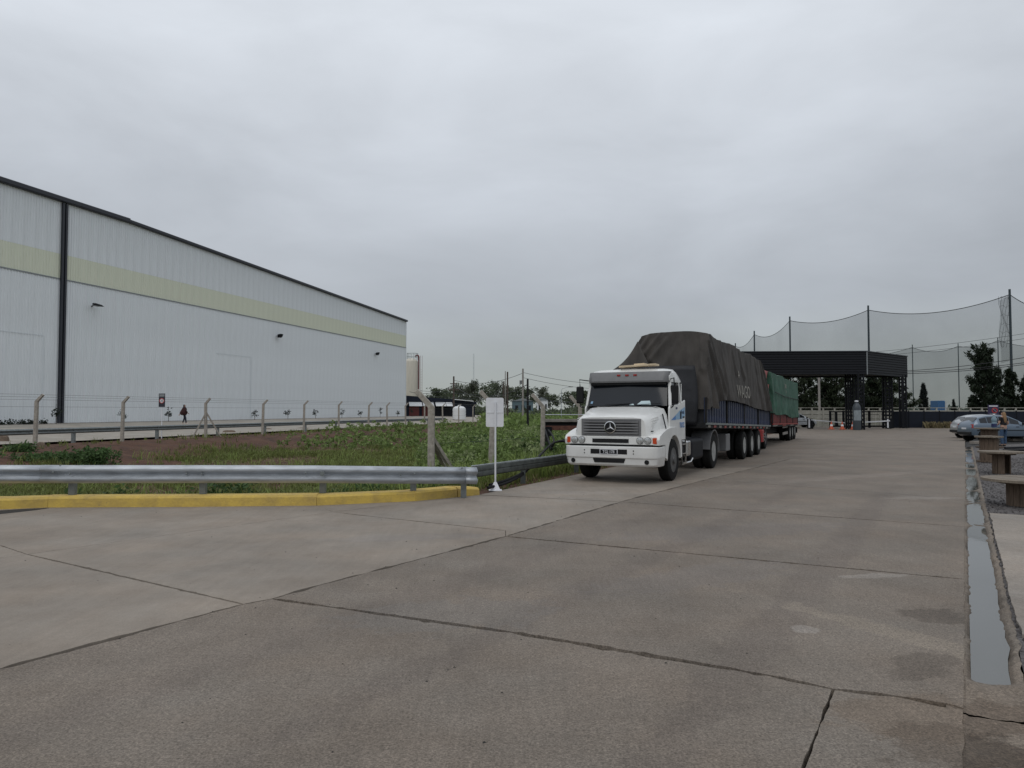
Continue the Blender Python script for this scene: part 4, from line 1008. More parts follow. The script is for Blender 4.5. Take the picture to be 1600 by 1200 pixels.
# ------------------------------------------------------------------ white truck
YAW = 28
AX = Vector((4.04, 18.35)) - Vector((math.cos(R(YAW)), -math.sin(R(YAW)))) * 1.2
T = thing('truck', 'white bonneted tractor truck with grey visor parked at the head of the queue', 'truck', (AX.x, AX.y, 0), R(-YAW))
def sym(half): return [(-x, z) for x, z in reversed(half[1:])] + half
def ring_at(y, half): return [(x, y, z) for x, z in sym(half)]
hood_rings = [ring_at(y, h) for y, h in (
    (-1.27, [(0,1.585),(.55,1.575),(.76,1.55),(.83,1.49),(.86,1.35),(.88,1.08)]),
    (-1.20, [(0,1.625),(.56,1.615),(.80,1.585),(.88,1.50),(.92,1.35),(.95,1.08)]),
    (-.70, [(0,1.745),(.62,1.735),(.88,1.68),(.97,1.55),(1.01,1.38),(1.03,1.08)]),
    (-.15, [(0,1.865),(.72,1.855),(.98,1.79),(1.06,1.62),(1.09,1.40),(1.10,1.08)]))]
MB().loft(hood_rings).build('hood', M['white_paint'], T, smooth=32)
for s in (-1, 1):
    pf = [(-1.26,.92),(-1.29,1.05),(-1.22,1.14),(-.98,1.22),(-.66,1.29),(-.25,1.335),(.18,1.335),(.46,1.25),(.64,1.06),(.70,.80),(.70,.55),(.62,.55)]
    pf += [(.60*math.cos(R(a)), .53 + .60*math.sin(R(a))) for a in range(0, 181, 15)] + [(-.62,.55),(-.74,.60),(-.78,.92)]
    MB().prism(pf, s*.86, s*1.205, 'x').build('fender', M['white_paint'], T, bevel=.05, seg=3)
    MB().loft([[(s*.50,.6*math.cos(R(a)),.53+.6*math.sin(R(a))),(s*.865,.6*math.cos(R(a)),.53+.6*math.sin(R(a))),(s*.865,.585*math.cos(R(a)),.53+.585*math.sin(R(a))),(s*.50,.585*math.cos(R(a)),.53+.585*math.sin(R(a)))] for a in range(0,181,15)]).build('wheel_well', M['black_plastic'], T)
    MB().bar((s*1.17,-.55,1.22),(s*1.02,-.40,1.66),.022,.022).build('marker_rod', M['black_plastic'], T)
# front panel, bumper
def rrect(hw, y_front, depth, r, n=5):
    p = [(-hw, y_front + depth)]
    for k in range(n+1): a = math.pi + (math.pi/2)*k/n; p.append((-hw + r + r*math.cos(a), y_front + r + r*math.sin(a)))
    for k in range(n+1): a = 1.5*math.pi + (math.pi/2)*k/n; p.append((hw - r + r*math.cos(a), y_front + r + r*math.sin(a)))
    p.append((hw, y_front + depth)); return p
MB().prism(rrect(1.17,-1.30,.45,.16), .93, 1.125).build('front_panel', M['white_paint'], T, bevel=.018)
MB().prism(rrect(1.13,-1.27,.4,.14), .86, .94).build('shadow_gap', M['black_plastic'], T)
bp_ = []
for (z, hw, yf, r) in ((.885,1.185,-1.40,.26),(.87,1.20,-1.425,.26),(.66,1.20,-1.43,.26),(.62,1.195,-1.425,.26),(.60,1.185,-1.40,.25),(.46,1.165,-1.385,.25),(.415,1.14,-1.34,.25)):
    bp_.append([(x, y, z) for x, y in rrect(hw, yf, .62, r)])
MB().loft(bp_).build('bumper', M['white_paint'], T, smooth=28)
MB().box(-.46,.46,-1.315,-1.298,.97,1.065).build('air_slot', M['black_plastic'], T)
MB().prism([(-.37,.50),(.37,.50),(.41,.60),(-.41,.60)], -1.412, -1.38, 'y').build('lower_intake', M['black_plastic'], T)
MB().box(-.46,.46,-1.434,-1.425,.705,.82).build('plate_recess', M['black_plastic'], T)
lp_ = MB().box(-.22,.23,-1.446,-1.436,.695,.825).build('number_plate', M['sign_white'], T)
MB().box(-.205,.215,-1.4485,-1.4465,.71,.81).build('plate_field', M['black_frame'], lp_)
text('TGJ 178', .10, M['sign_white'], lp_, Matrix.Translation((.005,-1.4505,.757)) @ Matrix.Rotation(R(90),4,'X'), extr=.001, sx=.9)
for s in (-1, 1):
    for dz in (.72,.79): MB().lathe([(.014,-1.438),(.014,-1.425)],8,(s*.62,0,dz),'y').build('tow_hole', M['black_plastic'], T)
    MB().lathe([(.055,-1.405),(.055,-1.38)],14,(s*.93,0,.53),'y').build('fog_lamp', M['black_plastic'], T)
    for k, x in enumerate((.74,.93)):
        MB().lathe([(.088,-1.318),(.088,-1.29)],18,(s*x,0,1.03),'y').build('lamp_bezel', M['hub_grey'], T)
        MB().lathe([(.010,-1.334),(.05,-1.332),(.078,-1.322),(.078,-1.29)],18,(s*x,0,1.03),'y').build('headlight', M['lens'], T, smooth=60)
    MB().box(s*1.085-.055,s*1.085+.055,-1.295,-1.16,.955,1.10).build('indicator', M['amber'], T, bevel=.012)
# grille
MB().box(-.76,.76,-1.285,-1.262,1.13,1.545).build('grille_frame', M['grey_plastic'], T, bevel=.012)
MB().box(-.70,.70,-1.292,-1.286,1.175,1.50).build('grille_dark', M['black_plastic'], T)
for k in range(5):
    z = 1.20 + k*.067; w = .70
    MB().prism([(-w,z-.016),(w,z-.016),(w,z+.020),(-w,z+.020)], -1.312, -1.2935, 'y').build('grille_bar', M['grey_plastic'], T, bevel=.004)
    for s in (-1,1): MB().prism([(s*.70,z-.028),(s*.70,z+.03),(s*.38,z+.012),(s*.38,z-.008)], -1.306, -1.2935, 'y').build('grille_fin', M['grey_plastic'], T)
c_ = (0,0,1.34); MB().lathe([(.150,-1.322),(.150,-1.33),(.128,-1.335),(.128,-1.322)],28,c_,'y',True).build('emblem_ring', M['chrome'], T, smooth=40)
MB().lathe([(.128,-1.320),(.128,-1.314)],28,c_,'y').build('emblem_back', M['black_plastic'], T)
sv = []; sf = []
for k in range(3):
    a = R(90 + 120*k); tip = (.13*math.cos(a), .13*math.sin(a)); l_ = (.026*math.cos(a-1.047), .026*math.sin(a-1.047)); r_ = (.026*math.cos(a+1.047), .026*math.sin(a+1.047)); b0 = len(sv)
    sv += [(0,-1.345,1.34),(l_[0],-1.322,1.34+l_[1]),(tip[0],-1.326,1.34+tip[1]),(r_[0],-1.322,1.34+r_[1])]; sf += [(b0,b0+1,b0+2),(b0,b0+2,b0+3)]
MB().add(sv, sf).build('emblem_star', M['chrome'], T)
# hood shoulder louvres and small badge (right), also left
for s in (-1,1):
    for k in range(5): MB().bar((s*.955,-1.06,1.32+.055*k),(s*(.985+.012*k*0),-.62,1.37+.055*k),.014,.016).build('hood_louvre', M['white_paint'], T)
    MB().box(s*.96-.012,s*.96+.012,-1.12,-.98,1.24,1.26).build('badge', M['black_plastic'], T)
MB().bar((-.85,-.24,1.853),(.85,-.24,1.853),.05,.02).build('cowl', M['black_plastic'], T)
# cab shell: side plates, rear wall, roof, pillars
low_r = [(-.18,1.05),(1.28,.98),(1.28,1.95),(-.12,1.90)]
cab = MB()
cab.box(-1.06,1.06,-.14,1.25,1.0,1.10); cab.box(-1.06,1.06,1.18,1.24,1.1,2.45)
cab.build('cab_floor_and_back', M['white_paint'], T)
for s in (-1,1):
    lower = MB().prism([(-.16,1.10),(.12,1.34),(.46,1.27),(.66,1.06),(.72,.98),(1.30,.98),(1.30,2.02),(1.02,1.97),(.60,1.90),(-.10,1.87),(-.16,1.80)], s*1.09, s*1.135, 'x').build('door', M['white_paint'], T, bevel=.012)
    MB().box(s*1.137-.008,s*1.137+.008,1.02,1.20,1.55,1.59).build('door_handle', M['black_plastic'], lower)
    MB().add([(s*1.08,.16,1.93),(s*1.08,.86,1.97),(s*1.03,.82,2.46),(s*1.03,.22,2.46)],[(0,1,2,3)]).build('side_window', M['glass'], lower)
    MB().bar((s*1.10,.90,1.92),(s*1.045,.86,2.50),.07,.09).build('rear_pillar', M['white_paint'], T, bevel=.01)
    MB().bar((s*1.10,-.02,1.86),(s*1.05,.14,2.50),.08,.10).build('front_pillar', M['white_paint'], T, bevel=.012)
    MB().bar((s*1.07,.12,2.49),(s*1.06,.98,2.50),.07,.06).build('roof_rail', M['white_paint'], T)
    MB().bar((s*1.115,-.02,1.92),(s*1.115,.62,1.92),.02,.035).build('window_seal', M['black_plastic'], T)
    MB().add([(s*1.06,.92,1.98),(s*1.06,1.24,2.0),(s*1.04,1.2,2.45),(s*1.03,.92,2.45)],[(0,1,2,3)]).build('rear_quarter', M['black_plastic'], T)
MB().loft([[(-1.04,.93,1.0),(1.04,.93,1.0),(1.04,1.18,1.0),(-1.04,1.18,1.0)],[(-1.0,.93,2.45),(1.0,.93,2.45),(1.0,1.17,2.45),(-1.0,1.17,2.45)]]).build('inner_back', M['black_plastic'], T)
ws = MB().add([(-1.06,-.13,1.86),(0,-.19,1.865),(1.06,-.13,1.86),(1.01,.10,2.50),(0,.05,2.51),(-1.01,.10,2.50)],[(0,1,4,5),(1,2,3,4)]).build('windscreen', M['glass'], T, smooth=60)
MB().add([(.28,-.175,1.885),(.66,-.160,1.885),(.62,-.130,1.99),(.40,-.135,1.985)],[(0,1,2,3)]).build('paper_sheet', M['paper'], T)
MB().add([(.10,-.186,1.88),(.22,-.180,1.88),(.20,-.165,1.915),(.12,-.17,1.91)],[(0,1,2,3)]).build('paper_scrap', M['paper'], T)
MB().add([(-.98,-.125,1.92),(-.92,-.128,1.92),(-.91,-.112,1.98),(-.97,-.11,1.98)],[(0,1,2,3)]).build('sticker', M['pale_blue'], T)
rr_ = [ring_at(y, h) for y, h in (
    (.02, [(0,2.70),(.8,2.69),(1.0,2.66),(1.08,2.60),(1.09,2.50)]),
    (.20, [(0,2.82),(.8,2.80),(1.0,2.77),(1.08,2.70),(1.10,2.50)]),
    (.60, [(0,2.85),(.8,2.83),(1.0,2.80),(1.08,2.72),(1.10,2.50)]),
    (.95, [(0,2.80),(.8,2.78),(.98,2.74),(1.06,2.62),(1.09,2.50)]),
    (1.15, [(0,2.66),(.8,2.64),(.96,2.60),(1.04,2.54),(1.07,2.49)]))]
MB().loft(rr_).build('roof', M['white_paint'], T, smooth=40)
vr = [[(x, y, z) for x, y in rrect(1.07 - .0*i, yf, .30, .14)] for i, (z, yf) in enumerate(((2.46,-.10),(2.50,-.115),(2.70,-.06),(2.735,-.03)))]
vz = MB().loft(vr).build('sun_visor', M['grey_plastic'], T, smooth=35)
for x in (-.22,0,.22):
    MB().box(x-.045,x+.045,-.098,-.062,2.625,2.668).build('marker_lamp', M['red_lens'], T, bevel=.006)
MB().box(-1.0,1.0,-.06,.09,2.40,2.47).build('screen_shade', M['black_plastic'], T)
# boards lying on the roof
for a, b, w, lab in (((-.30,.30,2.88),(.68,.34,2.92),.35,'pale long board lying on the white truck roof'),((.02,.55,2.94),(.30,.56,2.955),.3,'short pale board lying on the longer roof board')):
    o = MB().bar(Vector(a), Vector(b), w, .05).build('board', M['card'], bevel=.01); o.matrix_world = Matrix.Translation((AX.x, AX.y, 0)) @ Matrix.Rotation(R(-YAW),4,'Z')
    tag(o, lab, 'board')
for s, xa_, xb_ in ((-1, -.55, .15), (1, .25, .9)):
    MB().bar((xa_, -.205, 1.885), (xb_, -.185, 1.92), .018, .014).build('wiper', M['black_plastic'], T)
# mirrors
for s in (-1,1):
    fx = 1.34 if s < 0 else 1.20
    mi = MB().box(s*fx-.10,s*fx+.10,-.02 if s < 0 else .02,.08,1.93,2.38).build('mirror', M['black_plastic'], T, bevel=.04, seg=3)
    MB().tube([(s*1.06,.06,2.52),(s*fx,.0,2.56),(s*fx,.03,2.36)],.016,6).build('mirror_arm', M['black_plastic'], mi)
    MB().tube([(s*1.10,-.06,1.80),(s*(fx-.03),-.02,1.84),(s*fx,.03,1.95)],.016,6).build('mirror_arm', M['black_plastic'], mi)
# door graphics (right side)
X1 = 1.1375
MB().add([(X1,-.06,1.50),(X1,.95,1.52),(X1,1.26,1.60),(X1,1.26,1.84),(X1,.75,1.74)],[(0,1,2,3,4)]).build('door_stripe', M['pale_blue'], T)
MB().add([(X1+.002,-.06,1.505),(X1+.002,.36,1.51),(X1+.002,.36,1.62)],[(0,1,2)]).build('door_wedge', M['blue_print'], T)
SIDE = Matrix.Rotation(R(90),4,'Z') @ Matrix.Rotation(R(90),4,'X')
text('1633', .085, M['navy_print'], T, Matrix.Translation((X1+.001,.45,1.80)) @ SIDE)
text('Truck', .13, M['navy_print'], T, Matrix.Translation((X1+.004,1.02,1.70)) @ SIDE)
text('TRUCK', .20, M['blue_print'], T, Matrix.Translation((X1+.001,.96,1.36)) @ SIDE, sx=.72)
MB().box(X1-.004,X1+.006,.78,.90,1.53,1.72).build('door_pull', M['black_plastic'], T)
# chassis, tank, steps
for s in (-1,1): MB().box(s*.42-.05,s*.42+.05,-1.0,5.2,.72,.98).build('chassis_rail', M['dark_steel'], T)
MB().lathe([(.30,.95),(.30,2.55)],16,(.80,0,.72),'y').build('air_tank', M['dark_steel'], T, smooth=60)
MB().box(.62,1.14,1.9,3.3,.36,.98).build('fuel_tank', M['black_frame'], T, bevel=.12, seg=3)
MB().box(.62,1.16,1.42,1.80,.52,.95).build('toolbox', M['chrome'], T, bevel=.06)
st_ = MB()
for y in (.95, 1.36): st_.bar((1.12,y,.34),(1.12,y,.98),.03,.03)
for z in (.38,.62,.86): st_.bar((1.12,.95,z),(1.12,1.36,z),.09,.03)
st_.tube([(1.12,.95,.35),(1.12,1.85,.36),(1.15,1.95,.45)],.028,6)
st_.build('cab_step', M['chrome'], T)
MB().box(-.35,.35,3.3,4.7,.98,1.12).build('fifth_wheel', M['dark_steel'], T)
MB().tube([(-1.0,0,.52),(1.0,0,.52)],.08,8).build('front_axle', M['dark_steel'], T); MB().tube([(-1.0,4.45,.52),(1.0,4.45,.52)],.10,8).build('rear_axle', M['dark_steel'], T)
def wheel(parent, x, y, side, r=.52, w=.29, dual=False, rimcol='rim_steel', bowl=1):
    prof = [(r*.60,-w/2),(r*.86,-w/2),(r*.965,-w/2*.86),(r,-w/2*.6),(r*.985,-.02),(r*.985,.02),(r,w/2*.6),(r*.965,w/2*.86),(r*.86,w/2),(r*.60,w/2)]
    ty = MB()
    ty.lathe([(a, x + side*b) for a, b in prof], 30, (0,y,r), 'x', True)
    if dual: ty.lathe([(a, x - side*(w+.04) + side*b) for a, b in prof], 30, (0,y,r), 'x', True)
    t_ = ty.build('tyre', M['black_rubber'], parent, smooth=35)
    c = MB(); k = side
    if bowl: pr = [(r*.62,w*.44),(r*.56,w*.40),(r*.50,w*.10),(r*.30,w*.02),(r*.27,w*.02),(r*.25,w*.30),(r*.12,w*.36),(.01,w*.37)]
    else: pr = [(r*.62,w*.46),(r*.56,w*.42),(r*.48,w*.30),(r*.34,w*.44),(r*.20,w*.50),(r*.18,w*.62),(.01,w*.64)]
    c.lathe([(a, x + k*b) for a, b in pr], 24, (0,y,r), 'x'); rim = c.build('rim', M[rimcol], t_, smooth=35)
    bo = MB()
    for q in range(8): a = q*math.pi/4; bo.lathe([(.018, x + k*w*.30),(.018, x + k*w*(.42 if not bowl else .16))],6,(0,y+r*.38*math.cos(a),r+r*.38*math.sin(a)),'x')
    bo.build('wheel_nut', M['hub_grey'], t_)
    return t_
for s in (-1,1):
    wheel(T, s*1.04, 0, s, .52, .29, False, 'hub_grey', 0)
    wheel(T, s*1.04, 4.45, s, .52, .27, True, 'rim_steel', 1)
    arc = [(math.cos(R(a)), math.sin(R(a))) for a in range(-5, 181, 12)]
    mg = MB().loft([[(s*.60, 4.45 + .60*c, .54 + .60*z), (s*1.19, 4.45 + .60*c, .54 + .60*z), (s*1.19, 4.45 + .63*c, .54 + .63*z), (s*.60, 4.45 + .63*c, .54 + .63*z)] for c, z in arc]).build('mudguard', M['grey_plastic'], T)

# ------------------------------------------------------------------ trailer with tarpaulin
def make_trailer(label, y0, y1, zf, zr, ax, r, boards_mat, bw, spec):
    """local frame: x to the side seen, y backwards; zf/zr deck rail height front/rear"""
    Tt = thing('trailer', label, 'trailer')
    def zr_(y): return zf + (zr - zf) * (y - y0) / (y1 - y0)
    MB().loft([[(-bw,y0,zf-.16),(bw,y0,zf-.16),(bw,y0,zf-.02),(-bw,y0,zf-.02)],[(-bw,y1,zr-.16),(bw,y1,zr-.16),(bw,y1,zr-.02),(-bw,y1,zr-.02)]]).build('deck', M['dark_steel'], Tt)
    for s in (-1,1):
        MB().loft([[(s*.45-.07,y0+.3,zf-.55),(s*.45+.07,y0+.3,zf-.55),(s*.45+.07,y0+.3,zf-.16),(s*.45-.07,y0+.3,zf-.16)],[(s*.45-.07,y1,zr-.5),(s*.45+.07,y1,zr-.5),(s*.45+.07,y1,zr-.16),(s*.45-.07,y1,zr-.16)]]).build('chassis_beam', M['dark_steel'], Tt)
        MB().bar((s*(bw+.02),y0,zf-.03),(s*(bw+.02),y1,zr-.03),.05,.06).build('side_rail', M[spec['rail']], Tt)
        nB = spec['nb']; L = (y1 - y0) / nB
        b0 = None
        for k in range(nB):
            y = y0 + k*L; hb = spec['hb']
            if b0 is None:
                b0 = MB().prism([(0.01,-.03),(L*.42,-.03),(L*.48,0),(L*.92,0),(L*.99,-.03),(L*.99,-.05),(.01,-.05)], 0, hb).build('side_board', M[boards_mat], Tt)
                b0.data.transform(Matrix(((0,s*1,0,0),(1,0,0,0),(0,0,1,0),(0,0,0,1)))); o = b0
            else: o = part_copy(b0, Tt)
            o.location = (s*bw, y, zr_(y))
        for k in range(5):
            y = y0 + (y1-y0)*k/4; yy = min(max(y, y0+.04), y1-.04)
            MB().box(s*bw-.02 if s > 0 else s*bw-.03, s*bw+.03 if s > 0 else s*bw+.02, yy-.04, yy+.04, zr_(yy)-.02, zr_(yy)+spec['hb']).build('stake', M['dark_steel'], Tt)
        if s > 0:
            nr = spec['refl']
            for k in range(nr):
                y = y0 + .25 + (y1-y0-.5)*k/nr; l = (y1-y0-.5)/nr*.42
                MB().box(bw+.001, bw+.012, y, y+l, zr_(y)-.145, zr_(y)-.075).build('reflector_strip', M['red_lens'] if k % 2 else M['faded_white'], Tt)
        for a in ax: wheel(Tt, s*(bw-.17), a, s, r, .27, True, 'rim_steel', 1)
    for a in ax: MB().tube([(-.95,a,r),(.95,a,r)],.09,8).build('axle', M['dark_steel'], Tt)
    MB().box(-bw, bw, y1-.05, y1+.02, zr-.02, zr+.8).build('tailboard', M[boards_mat], Tt)
    return Tt, zr_
trail_mat = Matrix.Translation((AX.x, AX.y, 0)) @ Matrix.Rotation(R(-YAW),4,'Z')
TR, zr1 = make_trailer('trailer with dark blue boards under a draped black-brown tarpaulin behind the white cab', 3.1, 14.5, 1.40, 1.12, (9.1, 10.6, 12.05), .50, 'blue_board', 1.25, dict(nb=34, hb=.72, rail='galv_old', refl=15))
TR.matrix_world = trail_mat
MB().box(.70,1.15,6.3,6.9,.42,.98).build('side_box', M['grey_plastic'], TR, bevel=.03)
for s in (-1,1): MB().box(s*.9-.06,s*.9+.06,5.6,5.75,.2,1.1).build('landing_leg', M['dark_steel'], TR)
MB().lathe([(.09,-.05),(.12,0),(.09,.05)],10,(1.0,5.3,.35),'x').build('crank_knob', M['galv'], TR)
MB().box(-1.24,1.20,3.22,3.27,1.3,2.2).build('headboard', M['tarp_black'], TR)
# tarpaulin: boxed drape, welded and wrinkled
def tarp(parent, fr, re, zt_f, zt_r, hem, hwb, insL, insR, mt, wr=.05, front_low=2.0, rear_slope=1.2, seed=0, res=150, front_lean=.35, name='tarpaulin', folds=(), ffolds=()):
    m_ = MB(); nV, nW, nU = res, 40, 40
    def crease(a, z, L):
        t_ = 0
        for (a0, z0, a1, z1, w, amp) in L:
            ex, ez = a1 - a0, z1 - z0; l2 = ex*ex + ez*ez; tt = ((a - a0)*ex + (z - z0)*ez) / l2; tc_ = max(0, min(1, tt))
            d_ = ((a - a0)*ez - (z - z0)*ex) / math.sqrt(l2); fade = 1 if 0 <= tt <= 1 else math.exp(-((tt - tc_)*3)**2*4)
            ww = w*(.5 + .9*tc_); r_ = d_/ww; t_ += amp * (.4 + .6*tc_) * fade * (math.exp(-r_*r_) - .55*math.exp(-(r_ - 1.7)**2))
        return t_
    def pos(u, v, w):
        # u -1..1 across, v 0..1 along, w 0..1 height
        yb = fr + (re - fr) * v
        zt = zt_f + (zt_r - zt_f) * v - .05 * (1 - math.cos(v * 19)) * .5
        zl = hem(v, u)
        z = zl + (zt - .10*abs(u)**3 - zl) * w
        ins = (insR if u > 0 else insL)
        k = w**1.3
        x = u * (hwb - ins * k * (1 if abs(u) > .0 else 0))
        y = yb + front_lean * k * (1 - v)**6 - rear_slope * k * v**6
        return Vector((x, y, z))
    def disp(p, u, v, w):
        f = fbm(p.y*1.15 + p.z*.5, p.z*.28, p.x*.3 + seed, 4) + .5*fbm(p.y*3.1 - p.z*.9, p.z*.5, p.x*.9 + seed + 5, 3)
        f2 = fbm(p.x*1.6 + p.z*.8, p.z*.4, seed + 3, 4)
        d = Vector((u*1.0*f, (-f2 if v < .5 else f2) * (1 if v in (0,1) else .2), .45*f*min(1, w*1.5))) * wr
        if abs(u) > .999: d.x += u * crease(p.y, p.z, folds)
        if v == 0: d.y -= crease(p.x, p.z, ffolds)
        if hem(v, u) and w < .35 and abs(u) > .98: d.x += u * .05 * (.35 - w) * (1 + 2*f)
        return p + d
    def P(u, v, w): return disp(pos(u, v, w), u, v, w)
    m_.grid(lambda a, b: P(1, a, b), nV, nW); m_.grid(lambda a, b: P(-1, a, b), nV, nW)
    m_.grid(lambda a, b: P(2*b-1, a, 1), nV, nU)
    m_.grid(lambda a, b: P(2*a-1, 0, b), nU, nW); m_.grid(lambda a, b: P(2*a-1, 1, b), nU, nW)
    o = m_.build(name, mt, parent, smooth=70, weld=True)
    return o
def hem1(v, u):
    if u > 0:
        b = 1.80 + .24*sm(v, .0, .05) + .0 if v < .16 else 2.04
        b = 1.78 + .10*math.sin(v*40)*(1-sm(v,.02,.08)) + .28*sm(v, .06, .15) - .36*sm(v, .2, 1)
        return b
    return 2.0 - .3*v
tarp(TR, 3.12, 14.55, 4.10, 3.84, hem1, 1.33, .55, .10, M['tarp_dark'], .05, seed=2, rear_slope=2.0, front_lean=.45,
     folds=[(3.5,3.9,4.75,2.05,.09,.13),(3.25,3.8,3.85,1.9,.07,.09),(3.8,3.95,5.4,2.5,.07,.06),(5.2,3.7,5.9,2.2,.08,.04),(6.8,3.8,7.2,3.0,.05,.05),(8.0,3.7,8.6,2.9,.06,.05),(9.4,3.7,9.9,2.0,.09,.035),(11.2,3.7,12.2,1.9,.08,.05),(12.3,3.7,13.6,1.8,.10,.09),(12.8,3.5,14.2,1.7,.07,.06)],
     ffolds=[(-.55,4.0,-1.15,3.05,.09,.13),(-.25,4.0,-1.05,3.0,.07,.10),(.1,4.0,-.7,3.0,.08,.10),(.45,3.95,-.1,3.0,.09,.06),(.75,3.95,.7,3.0,.06,.06),(1.0,3.95,1.15,3.0,.07,.10),(-.9,3.7,-.2,3.0,.06,.05)])
fl = MB().grid(lambda a, b: ((-1.30 + 2.24*a + .10*a*math.sin(b*2.6+.4)), 2.93 + .03*fbm(a*6, b*4, 2) - .04*math.sin(a*3.1) + .14*sm(a,.8,1), 1.32 + 1.72*b - (.55*(max(0,.35-a)/.35))*b*.4), 22, 12).build('front_sheet', M['tarp_black'], TR, smooth=60)
s = fl.modifiers.new('sheet','SOLIDIFY'); s.thickness = .01
def flap(a, b):
    A, B_, C_ = Vector((-.80,3.25,3.82)), Vector((-1.80,2.95,2.80)), Vector((-.2,2.88,2.80))
    p = A.lerp(B_.lerp(C_, a), b); bow = .10*math.sin(math.pi*b)*(1-a)
    return (p.x + bow, p.y - .05*math.sin(a*9)*b, p.z - .10*math.sin(math.pi*b)*(1-a) + .02*math.sin(a*17)*b)
fo = MB().grid(flap, 18, 14).build('loose_flap', M['tarp_dark'], TR, smooth=60); s = fo.modifiers.new('sheet','SOLIDIFY'); s.thickness = .012
TL = lambda y, z: Matrix.Translation((1.405 - .06*(z-1.9), y, z)) @ Matrix.Rotation(R(-3.5),4,'Y') @ SIDE
text('A', .36, M['faded_white'], TR, TL(7.5, 2.95), sx=1.3)
text('WAGO', .62, M['faded_white'], TR, TL(8.2, 2.36), sx=1.15)

# ------------------------------------------------------------------ red truck behind, green tarpaulin trailer
Y2 = 26.6; A2 = Vector((11.5, 33.5)) - Vector((math.cos(R(Y2)), -math.sin(R(Y2)))) * 1.15
T = thing('truck', 'red cab-over truck mostly hidden behind the dark tarpaulin trailer', 'truck', (A2.x, A2.y, 0), R(-Y2))
MB().loft([[(x,y,z) for x, y in rrect(1.2,yf,2.1,.2)] for z, yf in ((.95,-1.3),(1.9,-1.3),(2.75,-1.1),(2.95,-1.0))]).build('cab', M['red_paint'], T, smooth=35)
MB().loft([[(x,y,z) for x, y in rrect(1.08,yf,1.9,.25)] for z, yf in ((2.95,-.9),(3.35,-.6),(3.55,-.3),(3.6,0))]).build('roof_fairing', M['red_paint'], T, smooth=35)
MB().box(-1.2,1.2,-1.28,-1.0,2.955,2.99).build('roof_stripe', M['sign_white'], T)
MB().loft([[(x,y,z) for x, y in rrect(1.22,-1.42,.6,.22)] for z in (.35,.9)]).build('bumper', M['red_paint'], T, bevel=.03)
MB().add([(-1.1,-1.315,1.9),(1.1,-1.315,1.9),(1.02,-1.125,2.7),(-1.02,-1.125,2.7)],[(0,1,2,3)]).build('windscreen', M['glass'], T)
MB().box(-.9,.9,-1.33,-1.302,1.05,1.7).build('grille', M['black_plastic'], T, bevel=.02)
for s in (-1,1):
    MB().box(s*.95-.17,s*.95+.17,-1.44,-1.42,.6,.78).build('headlight', M['lens'], T); MB().box(s*1.235-.02,s*1.235+.02,-.9,-.2,1.0,1.3).build('fender', M['black_plastic'], T)
    MB().add([(s*1.212,-.8,1.9),(s*1.212,.1,1.9),(s*1.212,.1,2.6),(s*1.212,-.65,2.6)],[(0,1,2,3)]).build('side_window', M['glass'], T)
    for z in (.42,.55,.68): MB().box(s*1.222-.02,s*1.222+.02,-1.15,-.85,z,z+.05).build('step', M['chrome'], T)
    MB().box(s*1.38-.09,s*1.38+.09,-1.25,-1.15,1.75,2.4).build('mirror', M['black_plastic'], T, bevel=.03)
    wheel(T, s*1.04, 0, s, .50, .28, False, 'hub_grey', 0)
for s in (-1,1): MB().box(s*.42-.05,s*.42+.05,-1.0,4.5,.65,.95).build('chassis_rail', M['dark_steel'], T)
TR2, zr2 = make_trailer('trailer with red boards under a green tarpaulin, second in the truck queue', 1.9, 13.8, 1.12, .95, (10.0, 11.3, 12.6), .48, 'dark_red_board', 1.23, dict(nb=24, hb=.55, rail='red_paint', refl=3))
TR2.matrix_world = Matrix.Translation((A2.x, A2.y, 0)) @ Matrix.Rotation(R(-Y2),4,'Z')
MB().box(-1.2,1.2,13.82,13.9,.35,.7).build('rear_bumper', M['dark_steel'], TR2)
for z in (.42, .78): MB().box(1.10,1.14,7.0,9.2,z,z+.14).build('side_guard', M['grey_beam'], TR2)
tarp(TR2, 1.85, 13.85, 3.68, 3.5, lambda v, u: 1.62 - .38*v - .05*math.sin(v*12), 1.29, .12, .08, M['tarp_green'], .07, seed=9, rear_slope=.2, front_lean=.1)
MB().tube([(1.34,2.2,2.62),(1.36,6,2.46),(1.34,10,2.42),(1.33,13.8,2.4)],.02,6).build('rope', M['black_plastic'], TR2)
text('TARA', .34, M['faded_white'], TR2, Matrix.Translation((1.35,6.5,3.0)) @ SIDE, sx=.9)
text('KG', .2, M['faded_white'], TR2, Matrix.Translation((1.35,6.7,2.72)) @ SIDE, sx=.9)

